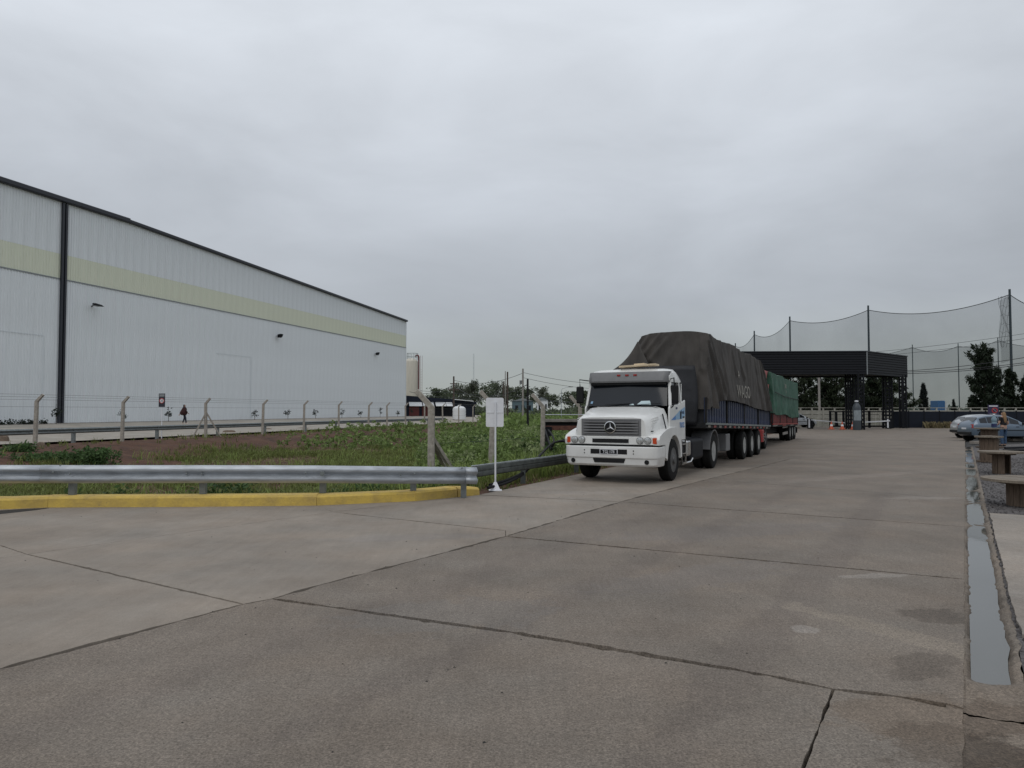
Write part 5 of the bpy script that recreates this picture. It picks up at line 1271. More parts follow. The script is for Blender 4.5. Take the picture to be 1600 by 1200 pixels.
# ------------------------------------------------------------------ gate canopy, wall, gates
cA, cB, cC, cD = Vector((19.5,66.7)), Vector((31.85,66.0)), Vector((38.8,72.2)), Vector((26.5,72.9))
zc0, zc1 = 4.96, 7.05
cn = thing('gate_canopy', 'large black clad canopy on lattice columns over the yard gate', 'canopy')
nb_ = 9; hh = (zc1 - zc0 - .06) / nb_
for (a, b) in ((cA,cB),(cB,cC),(cC,cD),(cD,cA)):
    e = (b - a).normalized(); nr = Vector((e.y, -e.x))
    for k in range(nb_):
        z = zc0 + k*hh
        vs = []
        for p in (a + e*.03, b - e*.03): vs += [(p.x, p.y, z+.01), (p.x + nr.x*.06, p.y + nr.y*.06, z+.03), (p.x + nr.x*.035, p.y + nr.y*.035, z+hh-.01), (p.x - nr.x*.02, p.y - nr.y*.02, z+hh-.01)]
        MB().add(vs, [(0,1,5,4),(1,2,6,5),(2,3,7,6),(3,0,4,7),(0,3,2,1),(4,5,6,7)]).build('cladding_board', M['cladding'], cn)
    MB().bar((a.x - nr.x*.06, a.y - nr.y*.06, (zc0+zc1)/2), (b.x - nr.x*.06, b.y - nr.y*.06, (zc0+zc1)/2), .04, zc1-zc0-.06).build('backing', M['black_frame'], cn)
    MB().bar((a.x + nr.x*.02, a.y + nr.y*.02, zc1), (b.x + nr.x*.02, b.y + nr.y*.02, zc1), .2, .08).build('coping', M['navy_trim'], cn)
MB().box(cB.x-.03,cB.x+.06,cB.y-.08,cB.y,zc0,zc1).build('corner_strip', M['flashing'], cn)
MB().prism([(p.x,p.y) for p in (cA,cB,cC,cD)], zc0+.15, zc0+.3).build('ceiling', M['black_frame'], cn)
MB().prism([(p.x,p.y) for p in (cA,cB,cC,cD)], zc1-.25, zc1-.12).build('roof', M['black_frame'], cn)
def lattice(x, y, h, w=.56, d=.5):
    c_ = []
    for sx in (-1,1):
        for sy in (-1,1): c_.append(MB().box(x+sx*w/2-.13 if sx > 0 else x-w/2, x+w/2 if sx > 0 else x-w/2+.13, y+sy*d/2-.06, y+sy*d/2+.06, 0, h).build('column_leg', M['black_frame'], cn))
    nz_ = 14; b0 = None
    for k in range(nz_):
        z = .1 + k*(h-.2)/nz_
        for sy in (-1,1):
            if b0 is None: b0 = MB().box(-w/2+.13, w/2-.13, -.02, .02, 0, .16).build('batten_plate', M['black_frame'], cn); o = b0
            else: o = part_copy(b0, cn)
            o.location = (x, y+sy*d/2, z)
for px_, Y, w in ((1327.5,68.2,.58),(1343.5,66.3,.62),(1387,71.5,.75),(1411,71.6,.5)):
    t = at(px_, 640, Y); lattice(t.x, Y, zc0 + .2, w)
# precast concrete wall behind
wl = thing('boundary_wall', 'grey precast concrete panel wall behind the gate and parked cars', 'wall')
wy0 = 79.0; xw0, xw1 = at(1180,640,wy0).x, at(1640,640,wy0).x
nbay = 26; bw_ = (xw1 - xw0)/nbay; wp = None; wpo = None
for i in range(nbay):
    for k in range(4):
        if wp is None: wp = MB().box(.06,bw_-.06,-.03,.03,0,.43).build('wall_panel', M['wall_conc'], wl, bevel=.012); o = wp
        else: o = part_copy(wp, wl)
        o.location = (xw0 + i*bw_, wy0, -.1 + k*.47)
    if wpo is None: wpo = MB().box(-.08,.08,-.08,.08,-.2,1.98).build('wall_post', M['wall_conc'], wl, bevel=.015); o = wpo
    else: o = part_copy(wpo, wl)
    o.location = (xw0 + i*bw_, wy0, 0)
MB().box(xw0, xw1, wy0-.1, wy0+.1, 1.981, 2.04).build('wall_cap', M['wall_conc'], wl)
# sliding gate with black frame
Yg = 73.4; xa, xb = at(1295.5,640,Yg).x, at(1395,640,Yg).x
gt = thing('sliding_gate', 'long black framed mesh gate standing under the canopy', 'gate', (xa, Yg, 0)); Wg = xb - xa
MB().box(0,Wg,-.05,.05,1.55,1.66).build('top_rail', M['black_frame'], gt); MB().box(0,Wg,-.05,.05,.08,.24).build('bottom_rail', M['black_frame'], gt)
for px_ in (1296, 1317.5, 1358, 1379.5, 1402, 1425-1.5-30+.5): 
    x = at(px_,640,Yg).x - xa
    if x < Wg: MB().box(max(0,x-.09), max(0,x-.09)+.2, -.06, .06, .0, 1.7).build('gate_post', M['black_frame'], gt)
MB().bar((.62,0,1.55),(.85,0,.2),.1,.1).build('brace', M['black_frame'], gt); MB().box(.58,.78,-.055,.055,.24,1.55).build('gate_post', M['black_frame'], gt)
bs = MB()
for k in range(int(Wg/.16)): bs.box(k*.16+.02,k*.16+.035,-.01,.01,.24,1.55)
bs.build('mesh_bars', M['black_frame'], gt)['kind'] = 'stuff'
# dark panel fence right of the gate
Yp = 72.6; xa2 = at(1395.5,640,Yp).x; xb2 = at(1660,640,Yp).x
pf_ = thing('panel_fence', 'dark blue solid panel fence right of the gate behind the parked cars', 'fence', (xa2, Yp, 0)); n_ = 11; w_ = (xb2-xa2)/n_
pp = None
for i in range(n_):
    if pp is None: pp = MB().box(.03,w_-.03,-.03,.03,0,1.62).build('fence_panel', M['panel_dark'], pf_, bevel=.01); o = pp
    else: o = part_copy(pp, pf_)
    o.location = (i*w_, 0, .02)
    MB().box(i*w_-.04,i*w_+.04,-.06,.06,0,1.72).build('fence_post', M['black_frame'], pf_)
# dry tufts before the panel fence
for i, px_ in enumerate((1452,1468,1483)):
    t = at(px_, 660, 71.8); rr = np.random.RandomState(200+i); V = []
    for k in range(120):
        a = rr.rand()*6.28; h = .35+.45*rr.rand(); l = .45*rr.rand(); bx, by = rr.normal()*.22, rr.normal()*.12; V += [(bx-.02,by,0),(bx+.02,by,0),(bx+l*math.cos(a)*.6+.015,by+l*math.sin(a)*.6,h*.75),(bx+l*math.cos(a),by+l*math.sin(a),h*.9)]
    o = rawmesh('grass_tuft', np.array(V), np.arange(480).reshape(-1,4), M['straw']); o.location = t.x, 71.8, 0
    tag(o, ('left','middle','right')[i] + ' one of three dry grass tufts before the dark panel fence', 'grass tuft', 'dry tufts at the panel fence')
# giant bottle shaped display beside the column
t = at(1338.5, 640, 65.2)
T = thing('bottle_display', 'dark giant bottle-shaped display with a pale label beside the canopy column', 'display', (t.x, 65.2, 0))
MB().lathe([(.32,0),(.34,.1),(.34,1.95),(.31,2.1),(.21,2.3),(.14,2.38),(.14,2.50)],20).build('body', M['galv_old'] if False else mat('slate_paint', (.045,.055,.065), .5), T, smooth=35)
MB().lathe([(.155,2.50),(.155,2.60),(.1,2.62)],16).build('cap', M['sign_white'], T)
MB().loft([[(.346*math.cos(R(a)),.346*math.sin(R(a)),z) for a in range(205,326,12)] + [(.36*math.cos(R(a)),.36*math.sin(R(a)),z) for a in range(325,204,-12)] for z in (.85,1.75)]).build('label', mat('grey_label', (.22,.25,.27), .5, var=.3, vscale=4), T)
# barriers
for (px_, xe, ye, Y, lab, w) in ((1266,1329,661.5,70,'white barrier arm left of the giant bottle, reaching right from its black post',1), (1388.5,1349,659.5,70,'white barrier arm right of the canopy column, reaching left',-1)):
    t = at(px_, 670, Y); e = at(xe, ye, Y); T = thing('barrier', lab, 'barrier', (t.x, Y, 0), 0, 'barriers at the gate')
    MB().box(-.22,.22,-.2,.2,0,.95).build('housing', M['black_frame'], T, bevel=.03); MB().box(-.24,-.10,-.215,-.205,.1,.9).build('white_panel', M['sign_white'], T)
    MB().bar((0,-.25,.85 if w > 0 else .75),(e.x - t.x,-.25,e.z),.05,.09).build('barrier_arm', M['sign_white'], T)
# cones
for px_, Y, lab in ((1299,67.4,'leftmost orange traffic cone below the gate'),(1316,67,'middle orange traffic cone below the gate'),(1332.5,66.6,'orange traffic cone right against the giant bottle')):
    t = at(px_, 660, Y); T = thing('traffic_cone', lab, 'traffic cone', (t.x, Y, 0), 0, 'traffic cones at the gate')
    MB().box(-.24,.24,-.24,.24,0,.05).build('base', M['orange'], T, bevel=.015)
    MB().lathe([(.18,.05),(.035,.72)],14).build('cone', M['orange'], T, smooth=60); MB().lathe([(.133,.30),(.098,.46)],14,(0,0,0)).build('band', M['sign_white'], T)

# ------------------------------------------------------------------ trees behind the wall
PT = [(1206,582,92,5,'dark pine behind the green tarpaulin trailer'),(1228,578,95,6,'dark pine over the rear end of the green tarpaulin'),(1257,576,96,6.5,'dark pine standing right of the green trailer behind the wall'),(1289,574,98,5.5,'dark pine left of the canopy columns behind a grey pole'),(1306,572,96,6,'dark pine beneath the canopy just left of the giant bottle'),(1336,590,100,4.5,'smaller pine seen between the two front canopy columns'),(1362,584,98,5.5,'pine seen between the middle and right canopy columns'),(1385,580,97,7,'pine with an outline fraying right of the third canopy column')]
for i, (px_, py_, Y, w, lab) in enumerate(PT):
    t = at(px_, py_, Y); make_tree('pine_tree', lab, 'tree', (t.x, Y, -.3), t.z + .3, w, 'pine', 300+i, M['leaf_pine2'] if i % 3 else M['leaf_pine'], 'pines behind the boundary wall', leaf=.26, n_cl=170, n_per=30)
t = at(1537, 540, 97); make_tree('pine_tree', 'largest dark spiky pine rising behind the parked cars', 'tree', (t.x, 97, -.3), t.z + .3, 6.0, 'pine', 320, M['leaf_pine'], 'pines right of the gate', leaf=.26, n_cl=300, n_per=42)
t = at(1577, 578, 100); make_tree('pine_tree', 'smaller pine at the foot of the tallest net pole', 'tree', (t.x, 100, -.3), t.z + .3, 3.4, 'pine', 321, M['leaf_pine'], 'pines right of the gate', leaf=.24, n_cl=170, n_per=34)
t = at(1604, 585, 99); make_tree('pine_tree', 'pine cut off by the right edge of the picture', 'tree', (t.x, 99, -.3), t.z + .3, 4.0, 'pine', 322, M['leaf_pine'], 'pines right of the gate', leaf=.24, n_cl=170, n_per=34)
t = at(1442.5, 600, 108); make_tree('cypress_tree', 'slim dark cypress between two thin net poles', 'tree', (t.x, 108, -.3), t.z + .3, 1.6, 'cypress', 330, M['leaf_cyp'], None, leaf=.13, n_cl=170, n_per=34)
t = at(1490, 624, 106); make_tree('cypress_tree', 'tiny dark cypress just right of the blue tank', 'tree', (t.x, 106, -.3), t.z + .3, .9, 'cypress', 331, M['leaf_cyp'], None, leaf=.10, n_cl=80, n_per=30)
p = at(1279.5, 585, 90); T = thing('utility_pole', 'grey concrete pole between two pines behind the wall left of the canopy', 'utility pole', (p.x, 90, -.3)); MB().tube([(0,0,0),(0,0,9)],[.17,.12],8).build('pole', M['pole_conc'], T, smooth=60)
p = at(1471, 626, 130); T = thing('blue_container', 'small bright blue container beyond the wall', 'container', (p.x, 130, -.3))
MB().box(-.62,.62,0,2.4,.4,p.z+.3).build('body', M['blue_tank'], T, bevel=.05); MB().box(.64,.95,0,2.2,.4,p.z+.15).build('white_end', M['sign_white'], T); MB().box(-.6,.6,.2,2,.0,.4).build('skid', M['dark_steel'], T)
for k in (-.35,0,.35): MB().box(k-.03,k+.03,-.02,.0,.5,p.z+.2).build('rib', M['blue_tank'], T)

# ------------------------------------------------------------------ driving range nets
netm = bpy.data.materials.new('net_mesh'); netm.use_nodes = True; t = netm.node_tree
b = t.nodes['Principled BSDF']; b.inputs['Base Color'].default_value = (.05,.065,.07,1); b.inputs['Roughness'].default_value = .8
b.inputs['Alpha'].default_value = .15
co = t.nodes.new('ShaderNodeTexCoord'); n_ = t.nodes.new('ShaderNodeTexNoise'); n_.inputs['Scale'].default_value = .12; n_.inputs['Detail'].default_value = 5
mr_ = t.nodes.new('ShaderNodeMapRange'); mr_.inputs[1].default_value = .3; mr_.inputs[2].default_value = .7; mr_.inputs[3].default_value = .28; mr_.inputs[4].default_value = .38
t.links.new(co.outputs['Object'], n_.inputs[0]); t.links.new(n_.outputs[0], mr_.inputs[0]); t.links.new(mr_.outputs[0], b.inputs['Alpha'])
def netrow(label, poles, sags, zbot, r, gapfirst=()):
    T = thing('range_net', label, 'net')
    P = [at(px_, py_, Y) for px_, py_, Y in poles]
    for p in P: MB().tube([(p.x,p.y,-.3),(p.x,p.y,p.z+.3)],[r,r*.8],8).build('net_pole', M['net_pole'], T, smooth=60)
    for i, (a, b_) in enumerate(zip(P, P[1:])):
        sg_ = sags[i]
        def f(u, v):
            top = a.lerp(b_, u) + Vector((0,0,-.5 - 4*sg_*u*(1-u)))
            bow = .25*math.sin(u*3.14)*math.sin(v*3.1)
            return (top.x + bow, top.y - bow*.5, zbot + (top.z - zbot)*v)
        MB().grid(f, 20, 8).build('net_panel', netm, T, smooth=60)
        MB().tube([f(k/20, 1) for k in range(21)], .055, 4).build('net_cable', M['cable'], T)
    return T, P
T, P = netrow('tall driving range net on five poles receding behind the black canopy', [(1700,462,108),(1577.5,455,110),(1356.5,480,129),(1234,497,145),(1178.5,519,171),(1149,538,202),(1128,549,240)], [2.0,1.6,1.2,1.7,1.3,1.0,.5], .5, .20)
# torn hanging strip beside the tallest pole
a = P[1]
tn = MB()
for k in range(5):
    tn.tube([(a.x - .35 - .3*k + .25*math.sin(j*1.3 + k), a.y - .1, a.z - .8 - j*1.1) for j in range(8)], .022, 4)
for j in range(6): tn.tube([(a.x - .1 - .3*k, a.y - .1, a.z - 1.0 - j*1.3 + .2*math.sin(k*1.9 + j)) for k in range(6)], .018, 4)
tn.build('torn_strands', M['cable'], T)
MB().grid(lambda u, v: (a.x - .1 - 1.55*u + .15*math.sin(v*9), a.y - .12 + .1*math.sin(u*7), a.z - .9 - .5*u - 9.5*v), 6, 18).build('torn_net', netm, T, smooth=60)
T, P = netrow('lower driving range net on three thin poles behind the big pine', [(1300,556,230),(1425.5,540,208),(1497,538,204),(1559,529,189),(1660,536,185)], [1.2,1.4,.9,1.0,1.0], .3, .14)
for (y0_, y1_, lab) in ((580,556,'uppermost black cable crossing the big pine right of the canopy'),(581.5,566,'middle black cable crossing the big pine right of the canopy'),(584,569,'lowest black cable crossing the big pine right of the canopy')):
    cable(lab, at(1405,y0_,92), at(1660,y1_-8,80), .35, .035, group='overhead cables right of the canopy')
cable('faint upper cable seen through the tall range net', at(1200,560,150), at(1660,512,120), .9, .03, group='overhead cables right of the canopy')
cable('faint lower cable seen through the tall range net', at(1200,566,150), at(1660,520,120), .9, .03, group='overhead cables right of the canopy')

# ------------------------------------------------------------------ cars
def make_car(label, loc, rz, paint, L=4.0):
    """hatchback, nose along +x"""
    T = thing('parked_car', label, 'car', loc, rz)
    # stations: x, z_bottom, z_belt, z_top, half width belt, half width top
    S = [(-1.95,.42,.66,.70,.62,.60),(-1.92,.34,.86,.90,.74,.70),(-1.80,.28,.98,1.06,.80,.66),(-1.50,.26,.98,1.33,.83,.60),(-1.10,.26,.97,1.44,.84,.58),(-.45,.26,.95,1.48,.85,.58),(.10,.26,.93,1.45,.85,.57),(.62,.26,.91,1.20,.85,.64),(1.02,.26,.89,.95,.84,.70),(1.55,.27,.78,.83,.80,.66),(1.88,.30,.66,.70,.70,.55),(1.98,.36,.56,.58,.56,.45)]
    f = L / 3.95
    rings = []
    for x, zb, zt, ztop, hb, ht in S:
        half = [(0,ztop+.02),(ht*.7,ztop+.012),(ht,ztop-.02),(hb-.02,zt),(hb,zt-.10),(hb+.015,(zb+zt)/2),(hb-.02,zb+.03),(hb-.12,zb)]
        ring = sym(half); rings.append([(x*f, a, z) for a, z in ring])
    body = MB().loft(rings).build('body', paint, T, smooth=38)
    def side(i, j, s, wz0=.06, wz1=.06, m='glass', name='side_window'):
        vs = []
        for k in (i, j):
            x, zb, zt, ztop, hb, ht = S[k]; lo = .10; hi = .88
            p0 = Vector((x*f, s*(hb-.02), zt)); p1 = Vector((x*f, s*ht, ztop-.02))
            vs += [p0.lerp(p1, lo) + Vector((0,s*.008,.003)), p0.lerp(p1, hi) + Vector((0,s*.008,.003))]
        c = (vs[0]+vs[1]+vs[2]+vs[3])/4; vs = [c + (v - c)*.93 for v in vs]
        MB().add(vs, [(0,2,3,1)]).build(name, M['glass'], body)
    for s in (-1,1):
        side(3,4,s); side(4,5,s); side(5,6,s); side(6,7,s)
        MB().box(-1.70*f,1.55*f,s*.868-.006,s*.868+.006,.60,.645).build('side_moulding', M['black_plastic'], T)
        for xx in (-.45,.40): MB().box(xx*f,xx*f+.16,s*.866-.01,s*.866+.01,.80,.83).build('door_handle', M['black_plastic'], T)
        for xx in (-1.28,1.28):
            MB().lathe([(.36,s*.70),(.36,s*.862)],22,(xx*f,0,.31),'x' if False else 'y').build('wheel_arch', M['black_plastic'], T)
            w = MB().lathe([(.19,s*.70),(.27,s*.69),(.31,s*.72),(.31,s*.86),(.27,s*.885),(.19,s*.875)],24,(xx*f,0,.31),'y',True).build('tyre', M['black_rubber'], T, smooth=40)
            MB().lathe([(.19,s*.875),(.17,s*.85),(.05,s*.872),(.01,s*.875)],20,(xx*f,0,.31),'y').build('rim', M['rim_steel'], w, smooth=40)
        MB().loft([[(-1.93*f,s*.62,.74),(-1.93*f,s*.755,.74),(-1.80*f,s*.80,.74)],[(-1.91*f,s*.60,.95),(-1.90*f,s*.735,.95),(-1.76*f,s*.79,.98)]], closed=True).build('tail_light', M['red_lens'], T)
        MB().loft([[(1.90*f,s*.52,.58),(1.88*f,s*.71,.60),(1.70*f,s*.79,.62)],[(1.88*f,s*.50,.69),(1.82*f,s*.70,.72),(1.64*f,s*.78,.75)]], closed=True).build('headlight', M['lens'], T)
        MB().box(.72*f,.86*f,s*.90-.09,s*.90+.09,.92,1.06).build('mirror', M['black_plastic'], T, bevel=.03)
    MB().add([(.16*f,-.50,1.452),(.16*f,.50,1.452),(.98*f,.64,.985),(.98*f,-.64,.985)],[(0,1,2,3)]).build('windscreen', M['glass'], T)
    MB().add([(-1.78*f,-.58,1.09),(-1.78*f,.58,1.09),(-1.52*f,.53,1.345),(-1.52*f,-.53,1.345)],[(0,3,2,1)]).build('rear_window', M['glass'], T)
    MB().box(-2.0*f,-1.90*f,-.70,.70,.36,.52).build('rear_bumper', M['black_plastic'], T, bevel=.03)
    MB().box(-1.975*f,-1.95*f,-.22,.22,.66,.76).build('number_plate', M['sign_white'], T)
    return T
ck = at(1561.5, 660, 42.3); make_car('silver blue hatchback parked in front behind the standing woman', (ck.x, 42.3, 0), R(-3), M['silver_blue'], 4.0)
ck = at(1545, 660, 46.2); make_car('pale silver hatchback parked behind the silver blue one', (ck.x, 46.2, 0), R(-10), M['silver'], 4.0)
ck = at(1243, 660, 75.5); make_car('white hatchback parked by the concrete wall right of the green trailer', (ck.x, 75.5, 0), R(3), M['white_car'], 3.9)
p = at(1552, 640, 50); T = thing('road_sign', 'dark purple sign with a red ring standing behind the parked cars', 'sign', (p.x, 50, 0), R(-6))
MB().tube([(0,.03,0),(0,.03,2.0)],.03,8).build('pole', M['galv_old'], T)
MB().box(-.35,.35,-.012,.012,1.45,2.12).build('board', M['sign_purple'], T); MB().box(-.28,.28,-.016,-.0125,2.0,2.07).build('header', M['sign_white'], T)
MB().lathe([(.19,-.02),(.19,-.0125)],20,(.08,0,1.74),'y').build('ring', M['sign_red'], T); MB().lathe([(.13,-.025),(.13,-.0205)],20,(.08,0,1.74),'y').build('disc', M['sign_purple'], T)
MB().bar((-.02,-.028,1.84),(.18,-.028,1.64),.012,.04,(0,1,0)).build('slash', M['sign_white'], T); MB().box(-.25,.2,-.0165,-.0125,1.49,1.525).build('footer', M['flashing'], T)

# ------------------------------------------------------------------ spool tables
def spool(label, c, h, rtop, rdrum, n, base=True, split=False, rz=0):
    T = thing('spool_table', label, 'table', c, rz, 'cable spool tables beside the gutter')
    nbd = 7; w = 2*rtop/nbd
    for k in range(nbd):
        x0 = -rtop + k*w + .004; x1 = x0 + w - .008; pl = []
        for x in np.linspace(x0, x1, 4): pl.append((x, -math.sqrt(max(0.0009, rtop**2 - x*x))))
        for x in np.linspace(x1, x0, 4): pl.append((x, math.sqrt(max(0.0009, rtop**2 - x*x))))
        MB().prism(pl, h - .05 + .003*math.sin(k*2.3), h + .004*math.sin(k*1.7)).build('top_board', M['wood_top'], T, bevel=.004)
        if base: MB().prism([(x*.9,y*.9) for x, y in pl], .005, .055).build('base_board', M['wood'], T)
    MB().prism([(math.cos(R(a))*rtop*.62, math.sin(R(a))*rtop*.62) for a in range(0,360,20)], h-.095, h-.055).build('under_board', M['wood'], T)
    for k in range(n):
        a = 2*math.pi*k/n + .2
        if split and abs(math.cos(a)) < .55: continue
        ca, sa = math.cos(a), math.sin(a); wd = 2*math.pi*rdrum/n*.47
        MB().loft([[(rdrum*ca - wd*sa, rdrum*sa + wd*ca, z), (rdrum*ca + wd*sa, rdrum*sa - wd*ca, z), ((rdrum-.03)*ca + wd*sa, (rdrum-.03)*sa - wd*ca, z), ((rdrum-.03)*ca - wd*sa, (rdrum-.03)*sa + wd*ca, z)] for z in (.055 if base else 0, h-.096)]).build('stave', M['wood'], T)
    return T
p = G(1603, 790); spool('nearest wooden spool table, cut off by the right picture edge', (p.x, p.y, 0), .50, .70, .30, 18, False, rz=.3)
p = G(1565, 740); spool('open-legged spool table, second nearest along the gutter', (p.x, p.y, 0), .62, .56, .22, 8, False, True)
p = G(1546, 722); spool('stout planked spool table with a base, third along the gutter', (p.x, p.y, 0), .88, .42, .28, 14, True, rz=.1)
p = at(1546, 690, 34.6); spool('farthest spool table, holding a tall blue bottle', (p.x, 34.6, 0), .92, .62, .34, 14, True)
bt_ = at(1554.5, 668, 34.4); T = thing('water_bottle', 'tall pale blue bottle standing on the farthest spool table', 'bottle', (bt_.x, 34.45, .925))
MB().lathe([(.10,0),(.115,.03),(.115,.22),(.10,.26),(.115,.30),(.11,.44),(.05,.54),(.045,.6)],16).build('body', M['blue_bottle'], T, smooth=35); MB().lathe([(.05,.6),(.05,.65),(.03,.655)],12).build('cap', M['sign_white'], T)
MB().lathe([(.118,.04),(.118,.2)],16).build('sleeve', M['navy_print'], T)
for i, (a, b_, w, m, nm, lab) in enumerate(((G(1518,693),G(1536,693),.35,'conc_path','kerb_beam','pale concrete beam lying left of the spool tables under the rear car wheel'),(G(1578,689),G(1640,688),.4,'conc_path','kerb_beam','pale concrete beam lying right of the standing woman'),(G(1570,702),G(1640,700),.1,'black_frame','pipe','black pipe lying on the gravel behind the woman'),(G(1568,706),G(1640,704),.1,'dark_steel','pipe','second black pipe lying nearer on the gravel'))):
    a.z = b_.z = .06
    o = (MB().bar(a, b_, w, .13) if nm == 'kerb_beam' else MB().tube([a, b_], .05, 8)).build(nm, M[m]); tag(o, lab, nm.replace('_',' '))

# ------------------------------------------------------------------ people
def skinned(name, mt, J, E, parent, sub=2):
    """J: list of (pos, radius xy pair or value); E: edges; root is vertex 0"""
    me = bpy.data.meshes.new(name); me.from_pydata([j[0] for j in J], E, [])
    o = bpy.data.objects.new(name, me); col.objects.link(o)
    sk_ = o.modifiers.new('skin', 'SKIN'); sk_.use_smooth_shade = True
    for i, j in enumerate(J):
        r = j[1]; me.skin_vertices[0].data[i].radius = r if isinstance(r, tuple) else (r, r)
    me.skin_vertices[0].data[0].use_root = True
    s_ = o.modifiers.new('sub', 'SUBSURF'); s_.levels = s_.render_levels = sub
    dg = bpy.context.evaluated_depsgraph_get(); nm = bpy.data.meshes.new_from_object(o.evaluated_get(dg))
    bpy.data.objects.remove(o)
    nm.materials.clear(); nm.materials.append(mt); nm.polygons.foreach_set('use_smooth', [True]*len(nm.polygons))
    o2 = bpy.data.objects.new(name, nm); col.objects.link(o2); o2.parent = parent; return o2
def hand(T, wrist, d, side, body):
    d = Vector(d).normalized(); a = Vector((side, 0, 0)); J = [(Vector(wrist), .026), (Vector(wrist) + d*.05, (.036,.02)), (Vector(wrist) + d*.09, (.038,.018))]; E = [(0,1),(1,2)]
    for k, off in enumerate((-.03,-.01,.01,.03)):
        b = len(J); J += [(Vector(wrist) + d*.10 + Vector((0,off,0)), .010), (Vector(wrist) + d*(.145 - abs(off)*.4) + Vector((-side*.006,off,0)), .009), (Vector(wrist) + d*(.175 - abs(off)*.6) + Vector((-side*.02,off,0)), .008)]; E += [(2,b),(b,b+1),(b+1,b+2)]
    b = len(J); J += [(Vector(wrist) + d*.055 + Vector((0,-.045,0)), .011), (Vector(wrist) + d*.095 + Vector((-side*.01,-.06,0)), .009)]; E += [(1,b),(b,b+1)]
    return skinned('hand', M['skin'], J, E, body, 1)
def person(label, loc, rz, H, pose, top_m, leg_m, hair_m, long_hair, shoe_m, bulky=1.0, cape=False):
    T = thing('person', label, 'person', loc, rz); k = H / 1.7
    S = lambda x, y, z: Vector((x*k, y*k, z*k))
    lf, rf_ = pose['lfoot'], pose['rfoot']        # ankle positions; +y is the facing direction
    J = [(S(0,0,.95), (.15*k,.11*k)), (S(0,0,1.12), (.125*k*bulky,.095*k*bulky)), (S(0,.01,1.30), (.15*k*bulky,.105*k*bulky)), (S(0,0,1.41), (.10*k,.08*k)), (S(0,.01,1.48), .052*k), (S(0,.02,1.56), (.072*k,.085*k)), (S(0,.02,1.64), (.070*k,.082*k))]
    E = [(0,1),(1,2),(2,3),(3,4),(4,5),(5,6)]
    for s, f, kn in ((-1, lf, pose['lknee']), (1, rf_, pose['rknee'])):
        b = len(J); J += [(S(s*.10,0,.86), .088*k), (S(*kn), .060*k), (S(*f), .042*k), (S(f[0], f[1]+.05, .045 + f[2] - .09), (.042*k,.04*k)), (S(f[0], f[1]+.16, .032 + f[2] - .09), (.042*k,.028*k))]
        E += [(0,b),(b,b+1),(b+1,b+2),(b+2,b+3),(b+3,b+4)]
    arms = []
    for s, el, wr_ in ((-1, pose['lelb'], pose['lwri']), (1, pose['relb'], pose['rwri'])):
        b = len(J); J += [(S(s*.175,0,1.385), .055*k), (S(*el), .042*k), (S(*wr_), .030*k)]; E += [(3,b),(b,b+1),(b+1,b+2)]; arms.append((s, S(*el), S(*wr_)))
    body = skinned('body', M['skin'], J, E, T, 2)
    # clothing shells follow the same skeleton slightly larger
    c = 1.10
    Jt = [(S(0,0,.98), (.165*k*c*bulky,.125*k*c*bulky)), (S(0,0,1.12), (.14*k*c*bulky,.11*k*c*bulky)), (S(0,.01,1.30), (.165*k*c*bulky,.12*k*c*bulky)), (S(0,0,1.42), (.11*k*c,.09*k*c))]
    Et = [(0,1),(1,2),(2,3)]
    for s, el, wr_ in arms:
        b = len(Jt); tip = el.lerp(wr_, pose.get('sleeve', .85)) if pose.get('sleeve', .85) > 0 else S(s*.175,0,1.385).lerp(el, .6)
        Jt += [(S(s*.175,0,1.385), .070*k*bulky)] + ([(el, .058*k*bulky), (tip, .045*k*bulky)] if pose.get('sleeve', .85) > 0 else [(tip, .056*k)])
        E_ = [(3,b),(b,b+1)] + ([(b+1,b+2)] if pose.get('sleeve', .85) > 0 else []); Et += E_
    skinned('shirt', top_m, Jt, Et, T, 2)
    if cape:
        rr__ = ((1.50,.085,.08),(1.42,.20,.13),(1.28,.29,.19),(1.08,.37,.25),(.92,.43,.30),(.84,.36,.25),(.80,.24,.18))
        MB().loft([[S(rx*math.cos(q*.3142)*(1+.12*math.sin(q*2.1+z*5)), ry*math.sin(q*.3142) - .10*(1.5-z), z - .05*math.cos(q*.3142)*(1.5-z)) for q in range(20)] for z, rx, ry in rr__]).build('jacket', top_m, T, smooth=70)
    Jp = [(S(0,0,.96), (.155*k*c,.118*k*c))]; Ep = []
    for s, f, kn in ((-1, lf, pose['lknee']), (1, rf_, pose['rknee'])):
        b = len(Jp); Jp += [(S(s*.10,0,.84), .100*k), (S(*kn), .074*k), (S(f[0], f[1], f[2]+.01), .062*k)]; Ep += [(0,b),(b,b+1),(b+1,b+2)]
        skinned('shoe', shoe_m, [(S(f[0], f[1]-.02, f[2]-.03), .045*k), (S(f[0], f[1]+.08, f[2]-.045), (.048*k,.042*k)), (S(f[0], f[1]+.18, f[2]-.055), (.044*k,.032*k))], [(0,1),(1,2)], T, 1)
    skinned('trousers', leg_m, Jp, Ep, T, 2)
    for s, el, wr_ in arms: hand(T, wr_, wr_ - el, s, body)
    # face
    hd = S(0,.02,1.60)
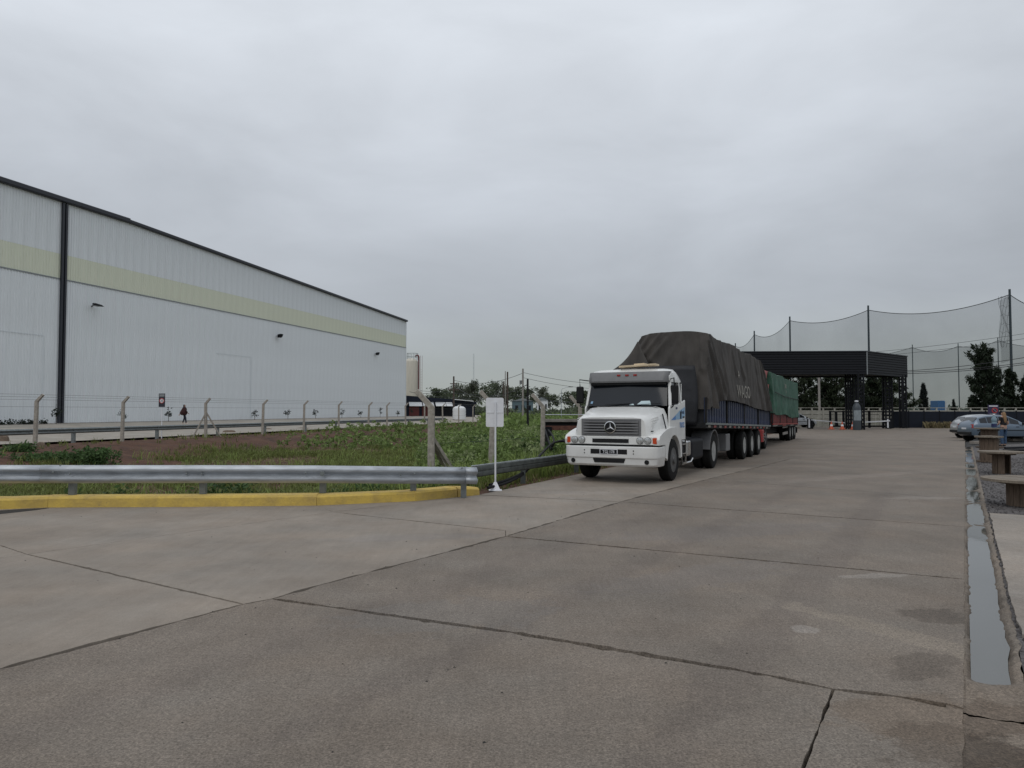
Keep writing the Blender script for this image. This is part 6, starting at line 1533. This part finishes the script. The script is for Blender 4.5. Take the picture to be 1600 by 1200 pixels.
    for s in (-1,1):
        MB().lathe([(.001,.0),(.010,.004),(.012,.01)],8,hd + Vector((s*.030,.072,.005)),'y').build('eye', M['black_plastic'], body)
        MB().lathe([(.008,-.01),(.02,0),(.008,.01)],8,hd + Vector((s*.077,0,-.01)),'x').build('ear', M['skin'], body)
    MB().loft([[hd + Vector((-.008,.085,.0)), hd + Vector((.008,.085,.0)), hd + Vector((0,.08,.02))],[hd + Vector((-.014,.088,-.028)), hd + Vector((.014,.088,-.028)), hd + Vector((0,.105,-.026))]]).build('nose', M['skin'], body)
    MB().bar(hd + Vector((-.022,.086,-.052)), hd + Vector((.022,.086,-.052)), .008, .008).build('mouth', M['red_lens'], body)
    if long_hair: Jh = [(S(0,-.005,1.66), (.085*k,.09*k)), (S(0,-.05,1.57), (.092*k,.07*k)), (S(0,-.085,1.42), (.105*k,.052*k)), (S(0,-.105,1.24), (.085*k,.04*k)), (S(0,-.105,1.14), (.045*k,.025*k))]
    else: Jh = [(S(0,.0,1.67), (.088*k,.095*k)), (S(0,-.03,1.60), (.090*k,.075*k)), (S(0,-.05,1.50), (.08*k,.06*k)), (S(0,-.07,1.40), (.06*k,.045*k))]
    skinned('hair', hair_m, Jh, [(i,i+1) for i in range(len(Jh)-1)], T, 2)
    return T
p = at(1568.5, 690, 35.6)
person('woman with long fair hair in black top and blue jeans standing by the car', (p.x, 35.6, 0), R(15), 1.70,
       dict(lfoot=(-.10,0,.09), rfoot=(.11,.02,.09), lknee=(-.105,.02,.49), rknee=(.11,.03,.49), lelb=(-.25,.02,1.10), lwri=(-.17,.22,1.02), relb=(.27,-.02,1.10), rwri=(.22,.16,1.00), sleeve=0), M['cloth_black'], M['denim'], M['hair_blond'], True, M['cloth_black'])
zz = .55
p = at(288, 650, 63)
person('person in a wide dark red jacket and dark trousers walking before the warehouse', (p.x, 63, zz), R(-75), 1.72,
       dict(lfoot=(-.09,-.14,.11), rfoot=(.09,.16,.09), lknee=(-.09,.0,.50), rknee=(.09,.12,.50), lelb=(-.30,-.28,1.14), lwri=(-.32,-.40,.88), relb=(.24,.16,1.12), rwri=(.14,.28,.98), sleeve=.9), M['cloth_red'], M['denim_dark'], M['hair_dark'], False, M['shoe_white'], 1.2, True)
